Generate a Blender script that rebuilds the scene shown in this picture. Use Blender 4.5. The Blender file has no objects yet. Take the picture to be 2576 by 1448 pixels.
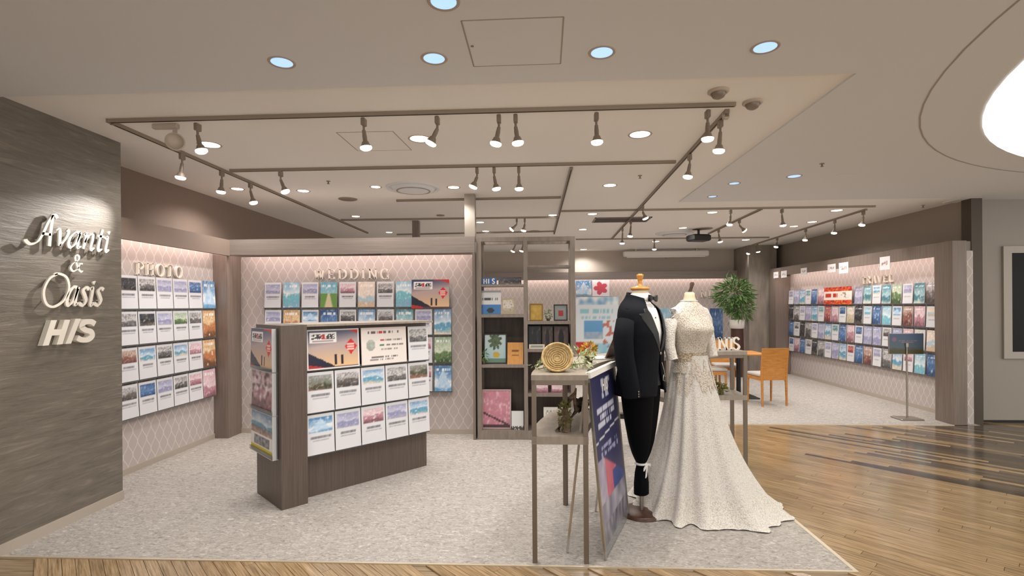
import bpy, math, random
from mathutils import Vector, Matrix, noise

S = bpy.context.scene
COL = S.collection
PI = math.pi

# ------------------------------------------------------------------ camera, world, exposure
FPX, CAM_H, VPX, HORIZON, ROLL = 1290.0, 1.5, 1350.0, 768.4, 0.0065
YAW = math.atan((VPX - 1288) / FPX)
cF = Vector((-math.sin(YAW), math.cos(YAW), 0))
cR0 = Vector((math.cos(YAW), math.sin(YAW), 0))
cR = cR0 * math.cos(ROLL) - Vector((0, 0, 1)) * math.sin(ROLL)
cU = Vector((0, 0, 1)) * math.cos(ROLL) + cR0 * math.sin(ROLL)
cam = bpy.data.cameras.new('camera')
cam.sensor_width = 36.0
cam.lens = 36.0 * FPX / 2576
cam.shift_y = (HORIZON - 724) / 2576
cam.clip_start = 0.05
camo = bpy.data.objects.new('camera', cam)
COL.objects.link(camo)
m = Matrix((cR, cU, -cF)).transposed().to_4x4()
m.translation = Vector((0, 0, CAM_H))
camo.matrix_world = m
S.camera = camo

W = bpy.data.worlds.new('world')
S.world = W
W.use_nodes = True
W.node_tree.nodes['Background'].inputs[0].default_value = (1.0, 0.97, 0.94, 1)
W.node_tree.nodes['Background'].inputs[1].default_value = 1.6
vs = S.view_settings
vs.view_transform = 'Standard'
vs.look = 'None'
vs.gamma = 1
vs.use_curve_mapping = False
vs.exposure = 0.3
S.cycles.max_bounces = 5
S.cycles.diffuse_bounces = 4
S.cycles.glossy_bounces = 2
S.cycles.transmission_bounces = 3
S.cycles.caustics_reflective = False
S.cycles.caustics_refractive = False

CEIL = 2.80            # shop ceiling
LK_SPOT, LK_DOWN, LK_MALL, LK_STRIP = 21.0, 30.0, 15.0, 5.0
WARM = (1.0, 0.95, 0.895)


def ray(px, py):
    return cF + cR * ((px - 1288) / FPX) - cU * ((py - HORIZON) / FPX)


def at(px, py, x=None, y=None, z=None):
    d = ray(px, py)
    t = x / d.x if x is not None else y / d.y if y is not None else (z - CAM_H) / d.z
    return Vector((d.x * t, d.y * t, d.z * t + CAM_H))


def seen(p, mx=60):
    d = Vector(p) - Vector((0, 0, CAM_H))
    w = d.dot(cF)
    if w < 0.1:
        return False
    u = 1288 + FPX * d.dot(cR) / w
    v = HORIZON - FPX * d.dot(cU) / w
    return -mx < u < 2576 + mx and -mx < v < 1448 + mx


# ------------------------------------------------------------------ helpers
def lin(c):
    if isinstance(c, str):
        c = tuple(int(c[i:i + 2], 16) / 255 for i in (0, 2, 4))
    return tuple(((q + 0.055) / 1.055) ** 2.4 if q > 0.04045 else q / 12.92 for q in c)


class MB:
    """collects geometry for one mesh object"""

    def __init__(s):
        s.v, s.f, s.m, s.c, s.sm = [], [], [], {}, set()

    def add(s, vs, fs, mi=0, smooth=False, M=None):
        b = len(s.v)
        for p in vs:
            p = Vector(p)
            s.v.append(tuple(M @ p) if M else tuple(p))
        for f in fs:
            if smooth:
                s.sm.add(len(s.f))
            s.f.append([b + i for i in f])
            s.m.append(mi)
        return b

    def box(s, x0, x1, y0, y1, z0, z1, mi=0, M=None, bev=0.0):
        if bev > 0:
            b = bev
            vs = []
            for z, i in ((z0, b), (z0 + b, 0), (z1 - b, 0), (z1, b)):
                vs += [(x0 + i + b, y0 + i, z), (x1 - i - b, y0 + i, z), (x1 - i, y0 + i + b, z), (x1 - i, y1 - i - b, z),
                       (x1 - i - b, y1 - i, z), (x0 + i + b, y1 - i, z), (x0 + i, y1 - i - b, z), (x0 + i, y0 + i + b, z)]
            fs = [list(range(7, -1, -1)), list(range(24, 32))]
            for k in range(3):
                for j in range(8):
                    fs.append((k * 8 + j, k * 8 + (j + 1) % 8, k * 8 + 8 + (j + 1) % 8, k * 8 + 8 + j))
            s.add(vs, fs, mi, M=M)
            return s
        vs = [(x, y, z) for z in (z0, z1) for y in (y0, y1) for x in (x0, x1)]
        s.add(vs, [(0, 2, 3, 1), (4, 5, 7, 6), (0, 1, 5, 4), (2, 6, 7, 3), (0, 4, 6, 2), (1, 3, 7, 5)], mi, M=M)
        return s

    def loft(s, rings, mi=0, closed=True, cap=True, smooth=True, M=None):
        n = len(rings[0])
        vs = [p for r in rings for p in r]
        fs = []
        for k in range(len(rings) - 1):
            for j in range(n if closed else n - 1):
                a, b = k * n + j, k * n + (j + 1) % n
                fs.append((a, b, b + n, a + n))
        s.add(vs, fs, mi, smooth, M)
        if cap and closed:
            s.add(rings[0], [list(range(n - 1, -1, -1))], mi, False, M)
            s.add(rings[-1], [list(range(n))], mi, False, M)
        return s

    def lathe(s, prof, n=24, mi=0, M=None, smooth=True, cap=True):
        rings = [[(r * math.cos(2 * PI * k / n), r * math.sin(2 * PI * k / n), z) for k in range(n)] for r, z in prof]
        return s.loft(rings, mi, True, cap, smooth, M)

    def tube(s, pts, r, n=8, mi=0, M=None):
        pts = [Vector(p) for p in pts]
        rr = r if isinstance(r, (list, tuple)) else [r] * len(pts)
        rings = []
        for i, p in enumerate(pts):
            t = (pts[min(i + 1, len(pts) - 1)] - pts[max(i - 1, 0)]).normalized()
            a = Vector((0, 0, 1)) if abs(t.z) < 0.9 else Vector((1, 0, 0))
            u = t.cross(a).normalized()
            w = t.cross(u)
            rings.append([p + (u * math.cos(2 * PI * k / n) + w * math.sin(2 * PI * k / n)) * rr[i] for k in range(n)])
        return s.loft(rings, mi, True, True, True, M)

    def prism(s, poly, d0, d1, mi=0, M=None):
        """polygon in local x,z (counter-clockwise seen from -y) extruded along y from d0 (front) to d1 (back)"""
        n = len(poly)
        vs = [(x, d0, z) for x, z in poly] + [(x, d1, z) for x, z in poly]
        fs = [list(range(n)), list(range(2 * n - 1, n - 1, -1))] + [(j, j + n, (j + 1) % n + n, (j + 1) % n) for j in range(n)]
        s.add(vs, fs, mi, M=M)
        return s

    def slab(s, poly, z0, z1, mi=0, M=None):
        """polygon in x,y (counter-clockwise from above) extruded in z"""
        n = len(poly)
        vs = [(x, y, z0) for x, y in poly] + [(x, y, z1) for x, y in poly]
        fs = [list(range(n - 1, -1, -1)), list(range(n, 2 * n))] + [(j, (j + 1) % n, (j + 1) % n + n, j + n) for j in range(n)]
        s.add(vs, fs, mi, M=M)
        return s

    def sheet(s, w, h, t, fn, nu=18, nv=26, M=None):
        """printed sheet in local x (0..w), z (0..h), front at y=0, thickness t; fn(u,v) -> srgb colour of the print"""
        vs = [(w * i / nu, 0, h * j / nv) for j in range(nv + 1) for i in range(nu + 1)]
        fs = [(j * (nu + 1) + i, j * (nu + 1) + i + 1, (j + 1) * (nu + 1) + i + 1, (j + 1) * (nu + 1) + i) for j in range(nv) for i in range(nu)]
        b = s.add(vs, fs, 0, False, M)
        for j in range(nv + 1):
            for i in range(nu + 1):
                s.c[b + j * (nu + 1) + i] = lin(fn(i / nu, j / nv))
        b = s.add([(0, 0, 0), (w, 0, 0), (w, 0, h), (0, 0, h), (0, t, 0), (w, t, 0), (w, t, h), (0, t, h)],
                  [(0, 4, 5, 1), (1, 5, 6, 2), (2, 6, 7, 3), (3, 7, 4, 0), (5, 4, 7, 6)], 0, False, M)
        for k in range(8):
            s.c[b + k] = (0.75, 0.75, 0.75)
        return s

    def mesh(s, name, mats):
        me = bpy.data.meshes.new(name)
        me.from_pydata(s.v, [], s.f)
        for q in (mats if isinstance(mats, (list, tuple)) else [mats]):
            me.materials.append(q)
        me.polygons.foreach_set('material_index', s.m)
        if s.sm:
            me.polygons.foreach_set('use_smooth', [i in s.sm for i in range(len(s.f))])
        if s.c:
            ca = me.color_attributes.new('print', 'FLOAT_COLOR', 'POINT')
            buf = []
            for i in range(len(s.v)):
                c = s.c.get(i, (0.8, 0.8, 0.8))
                buf += [c[0], c[1], c[2], 1.0]
            ca.data.foreach_set('color', buf)
        me.update()
        return me


def obj(name, mb, mats, parent=None, loc=(0, 0, 0), rot=(0, 0, 0), kind=None, label=None, cat=None, group=None):
    me = mb.mesh(name, mats) if isinstance(mb, MB) else mb
    o = bpy.data.objects.new(name, me)
    COL.objects.link(o)
    o.parent = parent
    o.location = loc
    o.rotation_euler = rot
    return tag(o, label, cat, group, kind)


def tag(o, label=None, cat=None, group=None, kind=None):
    for k, v in (('label', label), ('category', cat), ('group', group), ('kind', kind)):
        if v:
            o[k] = v
    return o


def thing(name, label, cat, loc=(0, 0, 0), rz=0.0, group=None):
    o = bpy.data.objects.new(name, None)
    o.empty_display_size = 0.1
    COL.objects.link(o)
    o.location = loc
    o.rotation_euler = (0, 0, rz)
    return tag(o, label, cat, group)


def bx(*a, **k):
    return MB().box(*a, **k)


def copy_thing(src, loc, rz, label):
    r = src.copy()
    COL.objects.link(r)
    r.location = loc
    r.rotation_euler = (0, 0, rz)
    r['label'] = label
    for ch in src.children:
        c = ch.copy()
        COL.objects.link(c)
        c.parent = r
        for g in ch.children:
            d = g.copy()
            COL.objects.link(d)
            d.parent = c
    return r


# ------------------------------------------------------------------ materials
def mat(name, col, rough=0.5, metal=0.0, **kw):
    M = bpy.data.materials.new(name)
    M.use_nodes = True
    b = M.node_tree.nodes['Principled BSDF']
    b.inputs['Base Color'].default_value = (*lin(col), 1)
    b.inputs['Roughness'].default_value = rough
    b.inputs['Metallic'].default_value = metal
    for k, v in kw.items():
        b.inputs[k].default_value = v
    return M


def nod(M, t, **kw):
    n = M.node_tree.nodes.new(t)
    for k, v in kw.items():
        setattr(n, k, v)
    return n


def lk(M, a, b):
    M.node_tree.links.new(a, b)


def mth(M, op, a, b=None):
    n = nod(M, 'ShaderNodeMath', operation=op)
    for i, q in enumerate((a, b)):
        if q is None:
            continue
        if isinstance(q, (int, float)):
            n.inputs[i].default_value = q
        else:
            lk(M, q, n.inputs[i])
    return n.outputs[0]


def grain(name, cols, scale, rough=0.5, noise_scale=4.0, bump=0.0, detail=5.0, rot=(0, 0, 0), spec=None, per_object=0.0, metal=0.0, distort=0.0, nrough=0.6, lo=0.28, hi=0.72):
    """noise-stretched colour ramp (wood grain, brushed stone, carpet) in object coordinates"""
    M = mat(name, cols[0], rough, metal)
    b = M.node_tree.nodes['Principled BSDF']
    tc = nod(M, 'ShaderNodeTexCoord')
    mp = nod(M, 'ShaderNodeMapping')
    mp.inputs['Scale'].default_value = scale
    mp.inputs['Rotation'].default_value = rot
    lk(M, tc.outputs['Object'], mp.inputs['Vector'])
    nz = nod(M, 'ShaderNodeTexNoise')
    nz.inputs['Scale'].default_value = noise_scale
    nz.inputs['Detail'].default_value = detail
    nz.inputs['Roughness'].default_value = nrough
    nz.inputs['Distortion'].default_value = distort
    lk(M, mp.outputs[0], nz.inputs['Vector'])
    cr = nod(M, 'ShaderNodeValToRGB')
    el = cr.color_ramp.elements
    n = len(cols)
    while len(el) < n:
        el.new(0.5)
    for i, c in enumerate(cols):
        el[i].position = lo + (hi - lo) * i / max(1, n - 1)
        el[i].color = (*lin(c), 1)
    lk(M, nz.outputs['Fac'], cr.inputs[0])
    out = cr.outputs[0]
    if per_object:
        oi = nod(M, 'ShaderNodeObjectInfo')
        off = nod(M, 'ShaderNodeVectorMath', operation='SCALE')
        cx = nod(M, 'ShaderNodeCombineXYZ')
        for i in range(3):
            lk(M, oi.outputs['Random'], cx.inputs[i])
        lk(M, cx.outputs[0], off.inputs[0])
        off.inputs['Scale'].default_value = 37.0
        lk(M, off.outputs[0], mp.inputs['Location'])
        hs = nod(M, 'ShaderNodeHueSaturation')
        lk(M, out, hs.inputs['Color'])
        lk(M, mth(M, 'ADD', mth(M, 'MULTIPLY', oi.outputs['Random'], per_object), 1 - per_object / 2), hs.inputs['Value'])
        out = hs.outputs[0]
    lk(M, out, b.inputs['Base Color'])
    if bump:
        bp = nod(M, 'ShaderNodeBump')
        bp.inputs['Strength'].default_value = bump
        bp.inputs['Distance'].default_value = 0.01
        lk(M, nz.outputs['Fac'], bp.inputs['Height'])
        lk(M, bp.outputs[0], b.inputs['Normal'])
    return M


def emit(name, col, strength):
    M = mat(name, col, 0.4)
    b = M.node_tree.nodes['Principled BSDF']
    b.inputs['Emission Color'].default_value = (*lin(col), 1)
    b.inputs['Emission Strength'].default_value = strength
    return M


def ogee(name, axis):
    """grey-lilac wallpaper with interlaced white wave lines"""
    M = mat(name, 'a89d97', 0.7)
    b = M.node_tree.nodes['Principled BSDF']
    tc = nod(M, 'ShaderNodeTexCoord')
    sp = nod(M, 'ShaderNodeSeparateXYZ')
    lk(M, tc.outputs['Object'], sp.inputs[0])
    u = mth(M, 'MULTIPLY', sp.outputs[axis], 1 / 0.11)
    sn = mth(M, 'MULTIPLY', mth(M, 'SINE', mth(M, 'MULTIPLY', sp.outputs[2], 2 * PI / 0.215)), 0.24)
    ds = []
    for o, sg in ((0.0, 'ADD'), (0.5, 'SUBTRACT')):
        fr = mth(M, 'FRACT', mth(M, sg, mth(M, 'ADD', u, o + 40), sn))
        ds.append(mth(M, 'ABSOLUTE', mth(M, 'SUBTRACT', fr, 0.5)))
    d = mth(M, 'MINIMUM', *ds)
    mr = nod(M, 'ShaderNodeMapRange')
    mr.inputs['From Min'].default_value = 0.015
    mr.inputs['From Max'].default_value = 0.06
    mr.inputs['To Min'].default_value = 1
    mr.inputs['To Max'].default_value = 0
    lk(M, d, mr.inputs['Value'])
    mx = nod(M, 'ShaderNodeMix', data_type='RGBA')
    mx.inputs['A'].default_value = (*lin('c0b6b2'), 1)
    mx.inputs['B'].default_value = (*lin('dad3cf'), 1)
    lk(M, mr.outputs[0], mx.inputs['Factor'])
    lk(M, mx.outputs['Result'], b.inputs['Base Color'])
    return M


def lace(name, base, dark, scale, bump):
    M = mat(name, base, 0.75, 0.0)
    b = M.node_tree.nodes['Principled BSDF']
    b.inputs['Sheen Weight'].default_value = 0.2
    tc = nod(M, 'ShaderNodeTexCoord')
    vo = nod(M, 'ShaderNodeTexVoronoi')
    vo.inputs['Scale'].default_value = scale
    lk(M, tc.outputs['Object'], vo.inputs['Vector'])
    nz = nod(M, 'ShaderNodeTexNoise')
    nz.inputs['Scale'].default_value = scale * 0.7
    nz.inputs['Detail'].default_value = 6
    lk(M, tc.outputs['Object'], nz.inputs['Vector'])
    k = mth(M, 'MULTIPLY', vo.outputs['Distance'], nz.outputs['Fac'])
    cr = nod(M, 'ShaderNodeValToRGB')
    cr.color_ramp.elements[0].position = 0.08
    cr.color_ramp.elements[0].color = (*lin(base), 1)
    cr.color_ramp.elements[1].position = 0.42
    cr.color_ramp.elements[1].color = (*lin(dark), 1)
    lk(M, k, cr.inputs[0])
    lk(M, cr.outputs[0], b.inputs['Base Color'])
    bp = nod(M, 'ShaderNodeBump')
    bp.inputs['Strength'].default_value = bump
    bp.inputs['Distance'].default_value = 0.006
    bp.invert = True
    lk(M, k, bp.inputs['Height'])
    lk(M, bp.outputs[0], b.inputs['Normal'])
    return M


T = {}
T['print'] = mat('printed_paper', 'ffffff', 0.35)
_n = nod(T['print'], 'ShaderNodeAttribute', attribute_name='print')
lk(T['print'], _n.outputs['Color'], T['print'].node_tree.nodes['Principled BSDF'].inputs['Base Color'])
T['stone'] = grain('brushed_stone_panel', ['5c554c', '6f685e', '797268', '8f887d'], (1.0, 1.0, 9.0), 0.5, 3.5, 0.45, 9.0, rot=(0.16, 0, 0), distort=0.8, nrough=0.68)
T['laminate'] = grain('taupe_laminate', ['72645b', '7e7067', '897b72'], (14.0, 14.0, 0.5), 0.42, 4.0, 0.03)
T['laminate_x'] = grain('taupe_laminate_across', ['857a73', '8f847d', '998e87'], (0.5, 14.0, 14.0), 0.3, 4.0, 0.02)
T['kiosk'] = grain('kiosk_laminate', ['54473f', '5e5149', '685b52'], (22.0, 22.0, 0.6), 0.4, 4.0, 0.03)
T['shelf'] = grain('shelf_laminate', ['7a6f66', '867b72', '91867d'], (8.0, 8.0, 1.5), 0.45, 4.0, 0.02)
T['shelf_back'] = grain('dark_shelf_back', ['4c4039', '564a43', '60544c'], (10.0, 10.0, 1.0), 0.55, 3.0)
T['upper'] = mat('brown_painted_wall', '8a786d', 0.75)
T['back_grey'] = mat('grey_back_wall', 'bcb1a6', 0.75)
T['upper_grey'] = mat('grey_brown_wall', '9a8f84', 0.75)
T['grey_wall'] = mat('grey_painted_wall', '979089', 0.7)
T['ceil'] = mat('shop_ceiling_paint', 'f3f0ec', 0.85)
T['mall_ceil'] = mat('mall_ceiling_paint', 'dfe0e2', 0.85)
T['base'] = mat('beige_skirting', 'b5aa9e', 0.5)
T['ogee_y'] = ogee('wave_wallpaper_side', 1)
T['ogee_x'] = ogee('wave_wallpaper_back', 0)
T['carpet'] = grain('speckled_carpet', ['817b75', 'a59f99', 'b3ada7', 'd1cdc9'], (1.0, 2.0, 1.0), 0.95, 24.0, 0.5, 6.0, rot=(0, 0, 0.6), distort=1.4, nrough=0.72, lo=0.34, hi=0.66)
T['oak'] = grain('oak_plank', ['705a42', '9e8564', 'bba280'], (1.6, 34.0, 10.0), 0.14, 3.0, 0.02, 6.0, per_object=0.28)
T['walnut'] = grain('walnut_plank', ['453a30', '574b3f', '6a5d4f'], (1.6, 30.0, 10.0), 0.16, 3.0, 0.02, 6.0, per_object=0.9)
T['subfloor'] = grain('oak_floor', ['6b5a45', '907c62', 'a99577'], (1.5, 26.0, 1.0), 0.25, 3.0, 0.02, 6.0, rot=(0, 0, PI / 4))
T['trim'] = mat('edge_strip', 'cfc2ac', 0.35, 0.4)
T['track'] = mat('track_bronze', '958778', 0.45, 0.2)
T['fixture'] = mat('fixture_white', 'b9ab9c', 0.45)
T['fixture_dark'] = mat('fixture_grey', '85786b', 0.4, 0.1)
T['lens'] = emit('lamp_lens', 'fff3df', 9.0)
T['down'] = emit('downlight_glow', 'fff6ea', 5.0)
T['blue_down'] = emit('cool_downlight_glow', '9fc3f2', 0.95)
T['led'] = emit('led_strip', 'ffdccf', 2.0)
T['white'] = mat('white_paint', 'ece8e2', 0.45)
T['ivory'] = mat('ivory_letter', 'f1ebe0', 0.4)
T['steel'] = mat('brushed_steel', 'a39a90', 0.35, 0.8)
T['chrome'] = mat('satin_chrome', 'c9c6c0', 0.22, 0.9)
T['bronze'] = mat('bronze_tube', '74685b', 0.32, 0.3)
T['tabletop'] = grain('taupe_tabletop', ['8a7f73', '968b7f', 'a1968a'], (6.0, 2.0, 2.0), 0.45, 5.0)
T['black'] = mat('black_plastic', '0d0d0e', 0.4)
T['screen'] = mat('switched_off_screen', '030303', 0.35, 0.0, **{'Specular IOR Level': 0.15})
T['acrylic'] = mat('clear_acrylic', 'e8edf0', 0.08, 0.0, **{'Transmission Weight': 0.85, 'IOR': 1.2})
T['lip'] = mat('pocket_plastic', 'c3c3c6', 0.25)
T['edge_grey'] = mat('rail_grey', '8f8a88', 0.35, 0.3)
T['navy'] = grain('navy_wool', ['030409', '05070f', '080b16'], (1, 1, 1), 0.85, 120.0, 0.15)
T['navy'].node_tree.nodes['Principled BSDF'].inputs['Specular IOR Level'].default_value = 0.2
T['trouser'] = mat('black_wool', '040407', 0.9, 0.0, **{'Specular IOR Level': 0.15})
T['satin'] = mat('black_satin', '05060b', 0.5)
T['shirt'] = mat('white_shirt', 'e9e8e6', 0.7)
T['form'] = mat('cream_linen_form', 'd9c9ab', 0.8)
T['wood_cap'] = grain('varnished_wood', ['a86f2c', 'c2863b', 'd39a4c'], (6, 6, 20), 0.3, 3.0)
T['dark_wood'] = grain('dark_varnished_wood', ['3a231a', '4a2f22', '5b3c2b'], (8, 8, 3), 0.35, 3.0)
T['lace'] = lace('ivory_lace', 'e6e2dc', 'c4bcb2', 120.0, 0.8)
T['bodice'] = lace('beaded_bodice_lace', 'ddd5ca', 'ab9e8f', 130.0, 0.9)
T['tulle'] = lace('tulle_skirt', 'e0dcd7', 'c6c0b9', 130.0, 0.6)
T['orange_wood'] = grain('orange_beech', ['b4762f', 'c3843c', 'cd9048'], (3, 3, 14), 0.4, 3.0)
T['cushion'] = mat('grey_cushion', 'b9b4ae', 0.85)
T['leaf'] = grain('glossy_leaf', ['38582a', '58803f', '93ad72'], (1, 1, 1), 0.45, 9.0)
T['moss'] = grain('dry_moss', ['4c4a22', '6a6a2e', '86823f'], (1, 1, 1), 0.8, 30.0)
T['pale_leaf'] = grain('pale_sage_leaf', ['8d9a6a', 'a8b388', 'c2c8a4'], (1, 1, 1), 0.6, 20.0)
T['wicker'] = grain('woven_wicker', ['a68a5c', 'c4a873', 'dcc494'], (1, 1, 1), 0.75, 60.0, 0.6)
T['terracotta'] = mat('dark_brown_pot', '44302a', 0.5)
T['driftwood'] = grain('driftwood', ['4a3c30', '6a5846', '8b7760'], (3, 3, 10), 0.8, 6.0, 0.4)
T['concrete'] = grain('column_laminate', ['7d736a', '8f857c', 'a59a8e'], (3.0, 3.0, 0.6), 0.5, 3.0)
T['dark_gap'] = mat('dark_gap', '15120f', 0.6)
T['line'] = mat('ceiling_joint', 'a89d92', 0.8)

# ------------------------------------------------------------------ lights
def area(name, loc, sx, sy, power, col=WARM, rot=(0, 0, 0), parent=None, spread=PI):
    L = bpy.data.lights.new(name, 'AREA')
    L.shape = 'RECTANGLE'
    L.size, L.size_y, L.energy, L.color, L.spread = sx, sy, power, col, spread
    o = bpy.data.objects.new(name, L)
    COL.objects.link(o)
    o.location, o.rotation_euler, o.parent = loc, rot, parent
    return o


def spot(name, loc, direction, power, angle, blend, col=WARM, radius=0.03, parent=None):
    L = bpy.data.lights.new(name, 'SPOT')
    L.energy, L.spot_size, L.spot_blend, L.color, L.shadow_soft_size = power, math.radians(angle), blend, col, radius
    o = bpy.data.objects.new(name, L)
    COL.objects.link(o)
    o.parent = parent
    o.location = loc
    o.rotation_euler = Vector(direction).to_track_quat('-Z', 'Y').to_euler()
    return o


# ------------------------------------------------------------------ room shell
def struct(name, mb, mats, parent=None):
    return obj(name, mb, mats, parent, kind=None if parent else 'structure')


XL, XP = -3.26, -3.70
FLOOR = struct('floor', bx(-4.4, 10.4, -4.2, 12.6, -0.10, -0.008), T['subfloor'])
carp = MB().slab([(XL, 2.96), (1.76, 2.96), (1.76, 6.53), (5.40, 6.53), (5.40, 12.4), (-3.80, 12.4), (-3.80, 3.88), (XL, 3.88)], -0.008, 0.004)
struct('carpet_floor', carp, T['carpet'])
struct('trim_1', bx(XL, 1.785, 2.945, 2.96, -0.008, 0.006), T['trim'])
struct('trim_2', bx(1.76, 1.785, 2.96, 6.53, -0.008, 0.006), T['trim'])
struct('trim_3', bx(1.785, 5.09, 6.515, 6.53, -0.008, 0.006), T['trim'])
# floorboards laid at 45 degrees
rnd = random.Random(4)
PWID = 0.06
plank_mesh = {}
for L in (1.0, 1.3, 1.6):
    g = 0.0012
    plank_mesh[L] = [bx(g, L - g, g, PWID - g, -0.008, 0.0).mesh('plank', T[k]) for k in ('oak', 'walnut')]
r2 = math.sqrt(0.5)


def is_wood(x, y):
    return (y < 2.97 or (x > 1.74 and y < 6.6)) and x > -3.3


npl = 0
q = 0.0
while q < 9.4:
    p = -6.0 + rnd.random() * 0.9
    while p < 6.5:
        L = rnd.choice((1.0, 1.3, 1.6))
        ends = []
        for t in (0, 0.25, 0.5, 0.75, 1.0):
            x, y = (q * r2 - (p + L * t) * r2), (q * r2 + (p + L * t) * r2)
            ends.append(is_wood(x, y) and seen((x, y, 0), 15))
        if any(ends):
            pm = p + L / 2
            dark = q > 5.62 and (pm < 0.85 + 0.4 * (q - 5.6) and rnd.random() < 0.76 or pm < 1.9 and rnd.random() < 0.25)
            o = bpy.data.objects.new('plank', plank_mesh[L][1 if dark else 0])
            COL.objects.link(o)
            o.parent = FLOOR
            o.location = (q * r2 - p * r2, q * r2 + p * r2, 0)
            o.rotation_euler = (0, 0, 3 * PI / 4)
            npl += 1
        p += L
    q += PWID
print('planks', npl)

# walls on the left
struct('wall_left', bx(-4.4, XL, -4.2, 3.88, -0.1, 2.9), T['stone'])
struct('baseboard_left', bx(XL, XL + 0.012, -4.2, 3.88, 0, 0.07), T['base'])
struct('wall_left_back', bx(-4.4, -3.80, 3.88, 12.6, -0.1, 2.9), T['upper'])
struct('wall_back', bx(-4.4, 5.6, 12.4, 12.6, -0.1, 2.9), T['back_grey'])
struct('wall_right', bx(5.42, 5.62, 6.76, 12.6, -0.1, 2.9), T['upper_grey'])
struct('wall_grey', bx(5.50, 10.4, 6.70, 6.9, 0.03, 2.9), T['grey_wall'])
struct('baseboard_grey', bx(5.50, 10.4, 6.72, 6.9, -0.1, 0.03), T['dark_gap'])
struct('trim_4', bx(5.255, 5.37, 6.58, 6.60, 0, 2.14), T['ogee_x'])
struct('trim_5', bx(5.37, 5.50, 6.60, 6.75, -0.1, 2.79), mat('dark_brown_reveal', '4a4037', 0.6))
struct('column', bx(4.68, 5.28, 11.55, 12.4, 0, CEIL), T['concrete'])

# ceilings
struct('ceiling', MB().box(-4.4, 1.80, 2.95, 6.55, CEIL, CEIL + 0.1).box(-4.4, 5.62, 6.55, 12.6, CEIL, CEIL + 0.1), T['ceil'])
MC = 2.788
CX, CY, CR = 6.10, 1.38, 3.80
mc = MB()
mc.box(-4.4, 1.80, -4.2, 2.965, MC, 2.8)
mc.box(1.80, 2.2, -4.2, 6.55, MC, 2.8)
mc.box(10.0, 10.4, -4.2, 6.9, MC, 2.8)
mc.box(2.2, 10.0, -4.2, -2.5, MC, 2.8)
mc.box(2.2, 10.0, 5.25, 6.55, MC, 2.8)
mc.box(5.26, 10.0, 6.55, 6.9, MC, 2.8)
N = 96
inner = [(CX + CR * math.cos(2 * PI * k / N), CY + CR * math.sin(2 * PI * k / N)) for k in range(N)]


def to_box(x, y):
    dx, dy = x - CX, y - CY
    t = min(((10.0 - CX) if dx > 0 else (CX - 2.2)) / max(abs(dx), 1e-9), ((5.25 - CY) if dy > 0 else (CY + 2.5)) / max(abs(dy), 1e-9))
    return CX + dx * t, CY + dy * t


outer = [to_box(*c) for c in inner]
vsq = [(x, y, MC) for x, y in inner] + [(x, y, MC) for x, y in outer]
mc.add(vsq, [(k, (k + 1) % N, (k + 1) % N + N, k + N) for k in range(N)])
for cx_, cy_ in ((2.2, -2.5), (10.0, -2.5), (2.2, 5.25), (10.0, 5.25)):   # corner fillers
    near = sorted(range(N), key=lambda k: (outer[k][0] - cx_) ** 2 + (outer[k][1] - cy_) ** 2)[:2]
    mc.add([(cx_, cy_, MC), (*outer[near[0]], MC), (*outer[near[1]], MC)], [(0, 1, 2)])
mall = struct('ceiling_mall', mc, T['mall_ceil'])
ring = MB()
for k in range(N):
    a, b = 2 * PI * k / N, 2 * PI * (k + 1) / N
    for r0, r1 in ((CR + 0.335, CR + 0.345),):
        ring.add([(CX + r * math.cos(t), CY + r * math.sin(t), MC - 0.0015) for r in (r0, r1) for t in (a, b)], [(0, 1, 3, 2)])
struct('trim_6', ring, T['line'])
# round luminous recess in the mall ceiling
dome = thing('dome_light', 'huge round glowing ceiling recess cut off by the right picture edge', 'ceiling light', (CX, CY, MC))
rim = [(CR, -0.012), (CR, 0.30), (CR - 0.01, 0.31)]
obj('recess_wall', MB().lathe(rim, N, cap=False), emit('dome_wall_glow', 'fffdf8', 0.95), dome)
prof = [(CR - 0.01, 0.31), (CR * 0.97, 0.42), (CR * 0.85, 0.58), (CR * 0.6, 0.75), (CR * 0.3, 0.84), (0.02, 0.86)]
obj('dome', MB().lathe(prof, N, cap=False), emit('dome_glow', 'f3f3e8', 0.72), dome)

# hatches, joints in the ceilings
def hatch(name, label, pts, z):
    P = [at(*p, z=z) for p in pts]
    c = sum(P, Vector()) / 4
    t = thing(name, label, 'access panel', (c.x, c.y, z))
    Q = [p - c for p in P]
    mb = MB()
    for i in range(4):
        a, b = Q[i], Q[(i + 1) % 4]
        d = (b - a).normalized()
        n = Vector((-d.y, d.x, 0)) * 0.0035
        mb.add([(a + n) + Vector((0, 0, -0.001)), (b + n) + Vector((0, 0, -0.001)), (b - n) + Vector((0, 0, -0.001)), (a - n) + Vector((0, 0, -0.001)),
                (a + n), (b + n), (b - n), (a - n)], [(0, 1, 2, 3), (0, 4, 5, 1), (1, 5, 6, 2), (2, 6, 7, 3), (3, 7, 4, 0)])
    obj('joint_frame', mb, T['line'], t)
    obj('panel', MB().slab([(q.x * 0.975, q.y * 0.975) for q in Q][::-1], -0.0015, 0.0), T['mall_ceil'] if z < CEIL else T['ceil'], t)
    return t


h1 = hatch('ceiling_hatch', 'large square access panel in the outer ceiling between cool downlights', [(1160, 52), (1418, 42), (1410, 160), (1192, 167)], MC)
c = at(1188, 115, z=MC)
obj('latch', MB().lathe([(0.008, -0.004), (0.008, 0.0)], 10), T['fixture_dark'], h1, tuple(c - h1.location))
hatch('ceiling_hatch', 'smaller faint access panel behind the front lighting track', [(846, 333), (988, 330), (1035, 377), (900, 379)], CEIL)

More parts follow.
